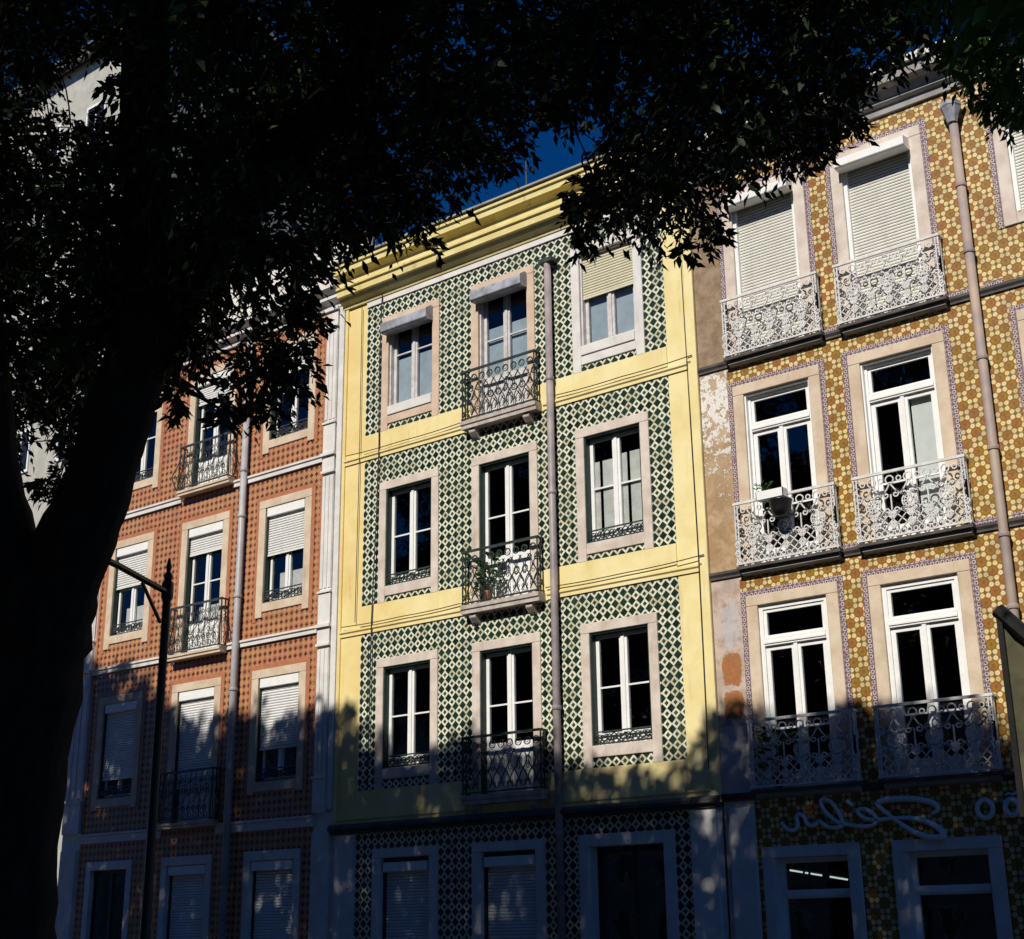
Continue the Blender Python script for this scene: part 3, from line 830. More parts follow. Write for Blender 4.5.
# script sign on the ground floor wall (reads mirrored, as in the picture)
SG = thing('shop_sign', (-8.3, 0, 3.1), 'pale script shop sign lettering above the ground floor doors of the ochre building', 'sign')
def smooth(pts, n=6):
    out = []
    P_ = [pts[0]]+list(pts)+[pts[-1]]
    for i in range(1, len(P_)-2):
        for t in range(n):
            t = t/n; a, b_, c, d = [np.array(q) for q in P_[i-1:i+3]]
            out.append(.5*((2*b_)+(-a+c)*t+(2*a-5*b_+4*c-d)*t*t+(-a+3*b_-3*c+d)*t**3))
    out.append(np.array(pts[-1])); return out
SGN = dict(
 u=[(-10.05, 3.15), (-9.98, 3.06), (-9.87, 3.03), (-9.79, 3.09), (-9.8, 3.23), (-9.7, 3.22), (-9.64, 3.1), (-9.54, 3.08), (-9.46, 3.14)],
 l=[(-9.46, 3.14), (-9.34, 3.05), (-9.18, 3.03), (-9.1, 3.08), (-9.14, 3.22), (-9.24, 3.37), (-9.35, 3.43), (-9.41, 3.4), (-9.36, 3.27), (-9.23, 3.14), (-9.11, 3.08)],
 e=[(-9.11, 3.08), (-8.87, 3.03), (-8.67, 3.03), (-8.59, 3.1), (-8.65, 3.2), (-8.77, 3.26), (-8.86, 3.24), (-8.81, 3.16), (-8.68, 3.11), (-8.51, 3.1)],
 acc=[(-9.01, 3.38), (-8.92, 3.31)],
 J=[(-7.79, 3.14), (-7.7, 3.19), (-7.75, 3.27), (-7.93, 3.33), (-8.17, 3.36), (-8.4, 3.36), (-8.56, 3.32), (-8.44, 3.19), (-8.27, 3.05), (-8.08, 2.92), (-7.85, 2.83), (-7.67, 2.84), (-7.7, 2.93), (-7.9, 3.05), (-8.13, 3.1), (-8.34, 3.11), (-8.51, 3.1)])
mb = MB()
for k, q in SGN.items():
    pts = smooth(q, 5); n = len(pts)
    rr = [.03 if k != 'J' else .024+.022*(abs(math.sin(math.pi*t/n*2.2))) for t in range(n)]
    mb.tube([(p[0], -.06, p[1]) for p in pts], rr, 6)
mb.build('script_lettering', 'letter_paint', SG, smooth=True)
for cx, r in ((-7.06, .105), (-6.70, .09)):
    mb = MB(); pts = [(cx+r*math.cos(a), -.06, 3.155+r*1.12*math.sin(a)) for a in np.linspace(0, 2*math.pi, 19)[:-1]]
    mb.tube(pts, .036, 6, closed=True)
    if cx > -7:
        mb.tube([(cx-r+.005, -.06, 3.25), (cx-r-.005, -.06, 3.03)], .03, 6)
        mb.tube([(cx-.07, -.06, 3.31), (cx-.02, -.06, 3.335), (cx+.03, -.06, 3.315), (cx+.08, -.06, 3.34)], .018, 6)
    mb.build('letter', 'letter_paint', SG, smooth=True)
# strip lamp hanging in the shop behind the transom
LT = thing('strip_lamp', (-10.05, .95, 2.5), 'lit white strip lamp seen through the transom of the ochre building left shop door', 'lamp')
for a, b_ in ((0, .22), (.27, .32), (.37, .56), (.70, 1.0)):
    f = lambda t: (-10.5+.92*t, .95, 2.53-.165*t)
    MB().tube([f(a), f(b_)], .013, 6).build('tube', 'lamp_tube', LT)
MB().tube([(-10.5, .97, 2.565), (-9.58, .97, 2.4)], .012, 6).build('housing', 'iron_dark', LT)

# ================================================================== rust building (left)
LB = thing('tiled_building', (-23.3, 0, 0), 'rust red tiled building with white pilasters, at the left behind the tree', 'building')
LX = [-25.77, -23.27, -20.80]
lh = [6.72, 10.24, 13.72]; lbot = [4.53, 8.07, 11.55]; ldoor = [3.88, 7.31, 10.92]; lout = [4.32, 7.80, 11.29]
def lfn(x, z):
    for c in LX:
        for f in range(3):
            bot = ldoor[f] if c == LX[1] else lbot[f]-.04
            if abs(x-c) < .64 and bot < z < lh[f]-.08: return None
        if abs(x-c) < .64 and z < 3.14: return None
    if x < -26.85: return 'w'
    if x > -19.72: return 'w2'
    return 't' if z > 3.6 else 't0'
xs = [-27.5, -26.85, -19.72, -19.2]+[c+s*.64 for c in LX for s in (-1, 1)]
zs = [0, 3.14, 3.6, 14.0]+[h-.08 for h in lh]+[v-.04 for v in lbot]+ldoor
wall(LB, xs, zs, lfn, {'t': ('tiled_wall', 'rust_cross_tiles'), 't0': ('ground_floor_wall', 'rust_cross_tiles'), 'w': ('plaster_margin', 'white_stone'), 'w2': ('plaster_margin', 'white_stone')})
shell(LB, -27.48, -19.22, 14.4, [3.75, 7.2, 10.75, 14.0])
mb = MB()
for z0, z1 in ((3.62, 3.82), (7.25, 7.38), (10.72, 10.86)):
    for xa, xb in ((-26.85, -24.12), (-22.42, -19.72)):
        mb.mark(); mb.prism_x([(.01, z1), (-.08, z1), (-.08, z1-.04), (-.05, z1-.06), (-.05, z0), (.01, z0)], xa, xb)
mb.build_each('string_course', 'white_stone', LB)
for xa, xb in ((-27.45, -26.86), (-19.71, -19.38)):
    mb = MB()
    for z0, z1 in ((3.85, 7.38), (7.38, 10.86), (10.86, 14.0)):
        mb.box(xa, xb, -.07, .01, z0, z0+.62); mb.box(xa-.02, xb+.02, -.1, .011, z0+.62, z0+.66)
        w = (xb-xa)/3
        mb.box(xa+.01, xb-.01, -.045, .012, z0+.66, z1-.42)
        for k in range(3): mb.box(xa+.012+k*w, xa+.012+k*w+w*.7, -.062, -.0452, z0+.72, z1-.48)
        mb.box(xa-.02, xb+.02, -.1, .011, z1-.42, z1-.37); mb.box(xa, xb, -.07, .01, z1-.37, z1-.06); mb.box(xa-.03, xb+.03, -.12, .011, z1-.06, z1+.0)
    mb.build('pilaster', 'white_stone', LB)
MB().box(-19.36, -19.22, -.045, .01, 3.9, 14.0).build('corner_strip', 'white_stone', LB, bevel=.006)
mb = MB(); mb.mark(); mb.box(-19.72, -19.26, -.06, .01, .1, 3.5); mb.mark(); mb.box(-27.45, -26.9, -.06, .01, .1, 3.5)
mb.build_each('base_pilaster', 'white_stone', LB, bevel=.01)
mb = MB(); mb.prism_x([(.3, 14.0), (-.06, 14.0), (-.08, 14.1), (-.2, 14.16), (-.2, 14.24), (-.34, 14.34), (-.34, 14.46), (.3, 14.5)], -27.52, -19.24)
mb.build('cornice', 'white_stone', LB)
MB().box(-27.4, -19.3, .6, .9, 14.5, 16.1).build('attic', 'pale_render', LB)
def l_window(c, f):
    zt = lh[f]; zto = zt-.17; hi = .58; door = c == LX[1]
    zb = ldoor[f]+.02 if door else lbot[f]; y0 = .12
    mb, rc = casements(c, hi-.06, zb, zto-.2, y0, .6 if door else .58, rails=(.05, .1), stile=.055, solid=.6 if door else 0)
    w = mb.build('window', 'white_paint', LB); panes(w, rc, y0+.022)
    ln = MB()
    for s in (-1, 1):
        xa = c+s*hi; ln.box(min(xa, xa-s*.03), max(xa, xa-s*.03), .02, .19, zb, zto-.002)
    ln.box(c-hi+.03, c+hi-.03, .1, .19, zto-.2, zto-.17)
    ln.build('lining', 'green_paint', w)
    surround(w, c, .77, hi, zt, zto, zb, zb-.02 if door else lbot[f]-.18, zb-.02 if door else lout[f]-.02, 'tan_stone' if f else 'tan_stone')
    MB().box(c-hi+.032, c+hi-.032, -.01, .11, zto-.19, zto-.003).build('shutter_box', 'white_paint', w, bevel=.006)
    sh = {(0, 0): 4.95, (0, 1): 4.6, (0, 2): 5.17, (1, 0): 9.16, (1, 1): 9.5, (1, 2): 9.08, (2, 0): 13.2, (2, 1): 12.95, (2, 2): 13.0}[f, LX.index(c)]
    shutter(w, c, hi-.035, sh, zto-.19, .06, 'shutter_white')
    if not door:
        guard(w, c, hi-.005, zb+.01, zb+.25, .02, 'iron_dark')
    if f == 1:
        MB().box(c-.3, c+.48, .19, .2, zb, zb+1.02 if door else zb+.62).build('curtain', 'curtain_white', w)
    return w
def bul(v): return .11*math.exp(-((v-.30)/.26)**2)
for f in range(3):
    for c in LX: l_window(c, f)
    zt = ldoor[f]
    balcony(LB, -24.02, -22.40, zt, .11, .2, 'tan_stone', rail_scroll, 'iron_dark', zt+1.0, bulge=bul)
for c, kind in ((LX[0], 'd'), (LX[1], 's'), (LX[2], 's')):
    hi = .6
    fr = MB(); frame(fr, c-hi, c+hi, .12, 3.06, .08, .14, .05, .06, .06)
    if kind == 'd': fr.box(c-.04, c+.04, .08, .135, .18, 3.0)
    w = fr.build('shop_door', 'green_paint', LB)
    surround(w, c, .77, hi, 3.24, 3.06, .12, .12, .12, 'white_stone')
    if kind == 's':
        MB().box(c-hi+.03, c+hi-.03, -.01, .14, 2.88, 3.05).build('shutter_box', 'white_paint', w, bevel=.006)
        shutter(w, c, hi-.06, .2, 2.88, .1, 'shutter_white')
    else:
        panes(w, [(c-hi+.05, c-.04, .18, 3.0), (c+.04, c+hi-.05, .18, 3.0)], .1)
bd = MB()
for c in LX:
    for f in range(3):
        zb = ldoor[f]+.12 if c == LX[1] else lout[f]-.1
        bd.box(c-.86, c-.765, -.012, .003, zb, lh[f]+.1); bd.box(c+.765, c+.86, -.012, .003, zb, lh[f]+.1); bd.box(c-.765, c+.765, -.012, .003, lh[f]+.005, lh[f]+.1)
for z0, z1 in ((3.83, 7.24), (7.385, 10.715), (10.865, 13.99)):
    bd.box(-19.8, -19.722, -.012, .003, z0, z1); bd.box(-26.84, -26.76, -.012, .003, z0, z1)
bd.build('tile_border', 'rust_plain', LB)
pipe(LB, -22.0, .1, 13.9, .072, 'pipe_grey', (11.0, 8.3, 10.0, 6.4, 4.0, 2.6), y=-.12)

# ================================================================== far block, roof mast
FB = thing('apartment_block', (-46, 10, 0), 'tall pale apartment block rising behind the left tree, seen in gaps of its leaves', 'building')
mb = MB(); mb.prism_x([(9, 0), (20, 0), (20, 34.8), (14.5, 38.3), (9, 34.8)], -64, -40); mb.build('wall', 'far_render', FB)
mb = MB(); mb.prism_x([(8.5, 34.6), (14.5, 38.35), (14.5, 38.75), (8.3, 34.9)], -64.3, -39.7); mb.prism_x([(20.5, 34.6), (20.7, 34.9), (14.5, 38.753), (14.5, 38.353)], -64.3, -39.7); mb.build('roof', 'grey_stone', FB)
for fl in range(10):
    for k in range(8):
        x = -62.5+k*2.9; z = 2+fl*3.2
        fr = MB(); frame(fr, x-.6, x+.6, z, z+1.7, 8.93, 9.02, .08, .1, .1); fr.box(x-.03, x+.03, 8.94, 9.0, z+.1, z+1.6)
        w = fr.build('window', 'white_paint', FB); MB().box(x-.52, x+.52, 8.97, 8.985, z+.1, z+1.6).build('pane', 'plastic_black', w)
for k, (x0, x1, h, lab) in enumerate(((-150, -72.1, 22, 'unseen long plain pale terrace added far across the garden behind the camera to block low sky'), (-72, -42, 19, 'unseen plain pale terrace added behind the camera to block low sky, left of the middle'), (-41.9, -8, 17, 'unseen plain pale terrace added behind the camera to block low sky, middle of the row'), (-7.9, 22, 20, 'unseen plain pale terrace added behind the camera to block low sky, right of the middle'), (22.1, 60, 18, 'unseen plain pale terrace added behind the camera to block low sky, right end'))):
    OB = thing('unseen_terrace', ((x0+x1)/2, -64, 0), lab, 'building', 'unseen terrace added across the garden')  # unseen row added behind the camera to block low sky light and reflections
    MB().prism_x([(-58, 0), (-58, h), (-64, h+3), (-70, h), (-70, 0)], x0, x1).build('wall', 'grey_stone', OB)
    MB().prism_x([(-57.6, h-.1), (-64, h+3.02), (-70.4, h-.1), (-70.4, h+.15), (-64, h+3.3), (-57.6, h+.15)], x0, x1).build('roof', 'roof_tile', OB)
    for fl in range(5):
        for q in range(int((x1-x0)/3)):
            x = x0+1.6+q*3; z = 1.2+fl*3.4
            fr = MB(); frame(fr, x-.55, x+.55, z, z+1.9, -58, -57.9, .08, .1, .1)
            w = fr.build('window', 'white_paint', OB)
            MB().box(x-.47, x+.47, -57.99, -57.95, z+.1, z+1.8).build('pane', 'plastic_black', w)
AN = thing('roof_antenna', (-16.2, 2.2, 15.0), 'thin aerial mast on the roof of the yellow building', 'antenna')
MB().tube([(-16.2, 2.2, 15.0), (-16.2, 2.2, 17.4)], .014, 5).build('mast', 'iron_dark', AN)

# ================================================================== balcony things
FBX = thing('flower_box', (-9.72, -.2, 7.95), 'white flower box with small plant on the middle left filigree balcony rail', 'planter')
mb = MB(); frame(mb, -9.96, -9.50, 7.90, 8.03, -.34, -.19, .012, 0, .015); mb.box(-9.96, -9.5, -.34, -.33, 7.9, 8.03); mb.box(-9.96, -9.5, -.2, -.19, 7.9, 8.03)
mb.build('trough', 'white_paint', FBX)
def sprig(name, cx, cy, z0, n, h, sp, parent, mat='leaf_bright', ls=.07):
    mb = MB()
    for i in range(n):
        a = random.uniform(0, 6.28); r = sp*random.random()**.5; zz = z0+h*random.random()
        p = Vector((cx+r*math.cos(a), cy+r*math.sin(a)*.5, zz)); d = Vector((math.cos(a), math.sin(a), random.uniform(-.4, .9))).normalized()
        s = d.orthogonal().normalized(); l = ls*random.uniform(.6, 1.2)
        mb.quad(tuple(p), tuple(p+d*l*.5+s*l*.22), tuple(p+d*l), tuple(p+d*l*.5-s*l*.22))
    return mb.build(name, mat, parent)
sprig('foliage', -9.86, -.27, 8.02, 60, .16, .12, FBX)
PB = thing('plant_pot', (-9.62, -.2, 7.55), 'black pot hanging under the white flower box on the filigree balcony', 'pot')
mb = MB(); mb.lathe([(.11, 7.57), (.155, 7.68), (.165, 7.79), (.18, 7.81), (.18, 7.83), (.15, 7.83), (.14, 7.77)], -9.55, -.34, 14); mb.build('bowl', 'plastic_black', PB, smooth=True)
MB().box(-9.565, -9.535, -.36, -.17, 7.832, 7.846).build('hook', 'iron_dark', PB)
for cx, zz, lab, n in ((-15.45, 7.19, 'leafy green plant in a pot behind the rail of the yellow building middle balcony', 160), (-10.05, 3.64, 'potted green plant on the lowest left filigree balcony, in shade', 110)):
    pt = thing('potted_plant', (cx, -.08, zz), lab, 'plant')
    mb = MB(); mb.lathe([(.055, zz), (.075, zz+.16), (.08, zz+.2), (.065, zz+.2), (.06, zz+.16)], cx, -.08, 12); mb.build('pot', 'terracotta', pt, smooth=True)
    sprig('foliage', cx, -.08, zz+.25, n, .6, .24, pt, ls=.12)
    mb = MB(); mb.tube([(cx, -.08, zz+.15), (cx+.02, -.08, zz+.6)], .008, 5); mb.build('stem', 'bark', pt)

# ================================================================== street lamp, banner
SL = thing('street_lamp', (-12.22, -9.5, .12), 'black iron street lamp post with side arm beside the forked tree', 'street lamp')
mb = MB(); mb.lathe([(.16, .12), (.16, .3), (.11, .4), (.07, 1.0), (.055, 1.1), (.046, 3.0), (.043, 5.1), (.065, 5.14), (.065, 5.3), (.04, 5.33)], -12.22, -9.5, 14); mb.build('pole', 'black_iron', SL, smooth=True)
mb = MB(); mb.lathe([(.035, 5.33), (.055, 5.38), (.022, 5.43), (.034, 5.48), (.01, 5.58)], -12.22, -9.5, 10); mb.build('finial', 'black_iron', SL, smooth=True)
mb = MB(); mb.tube([(-12.22, -9.5, 5.2), (-11.8, -10.45, 5.24), (-11.42, -11.3, 5.24)], .034, 8); mb.tube([(-12.18, -9.6, 4.85), (-12.0, -10.0, 5.18)], .02, 6); mb.build('arm', 'black_iron', SL)
mb = MB(); mb.lathe([(.02, 5.2), (.16, 5.08), (.17, 5.04), (.12, 4.62), (.05, 4.58)], -11.42, -11.3, 6); ln = mb.build('lantern', 'black_iron', SL)
mb = MB(); mb.lathe([(.148, 5.0), (.105, 4.66)], -11.42, -11.3, 6); mb.build('lantern_glass', 'opal_glass', ln)
BP = thing('banner_post', (-2.28, -10.1, .12), 'slanted black arm with a hanging olive canvas banner at the right edge', 'banner')
mb = MB(); mb.lathe([(.06, .12), (.05, 3.0), (.02, 3.05)], -2.28, -10.1, 10); mb.build('pole', 'black_iron', BP)
mb = MB(); mb.tube([(-2.28, -10.1, 2.62), (-3.09, -10.1, 3.56)], [.045, .05], 8); mb.tube([(-2.86, -10.1, 3.34), (-2.83, -10.13, 3.42)], .025, 6); mb.build('arm', 'black_iron', BP)
mb = MB(); N = 14
for i in range(N):
    x0 = -3.07+.74*i/N; x1 = -3.07+.74*(i+1)/N
    y0 = -10.1+.03*math.sin(i*1.3); y1 = -10.1+.03*math.sin((i+1)*1.3)
    za = 3.5-(x0+3.07)*1.16; zb = 3.5-(x1+3.07)*1.16
    mb.quad((x0, y0, 2.30), (x1, y1, 2.30), (x1, y1, zb), (x0, y0, za)); mb.quad((x1, y1+.012, 2.30), (x0, y0+.012, 2.30), (x0, y0+.012, za), (x1, y1+.012, zb))
mb.build('canvas', 'canvas_olive', BP)
MB().box(-3.10, -3.065, -10.125, -10.075, 2.28, 3.54).build('edge_strip', 'black_iron', BP)
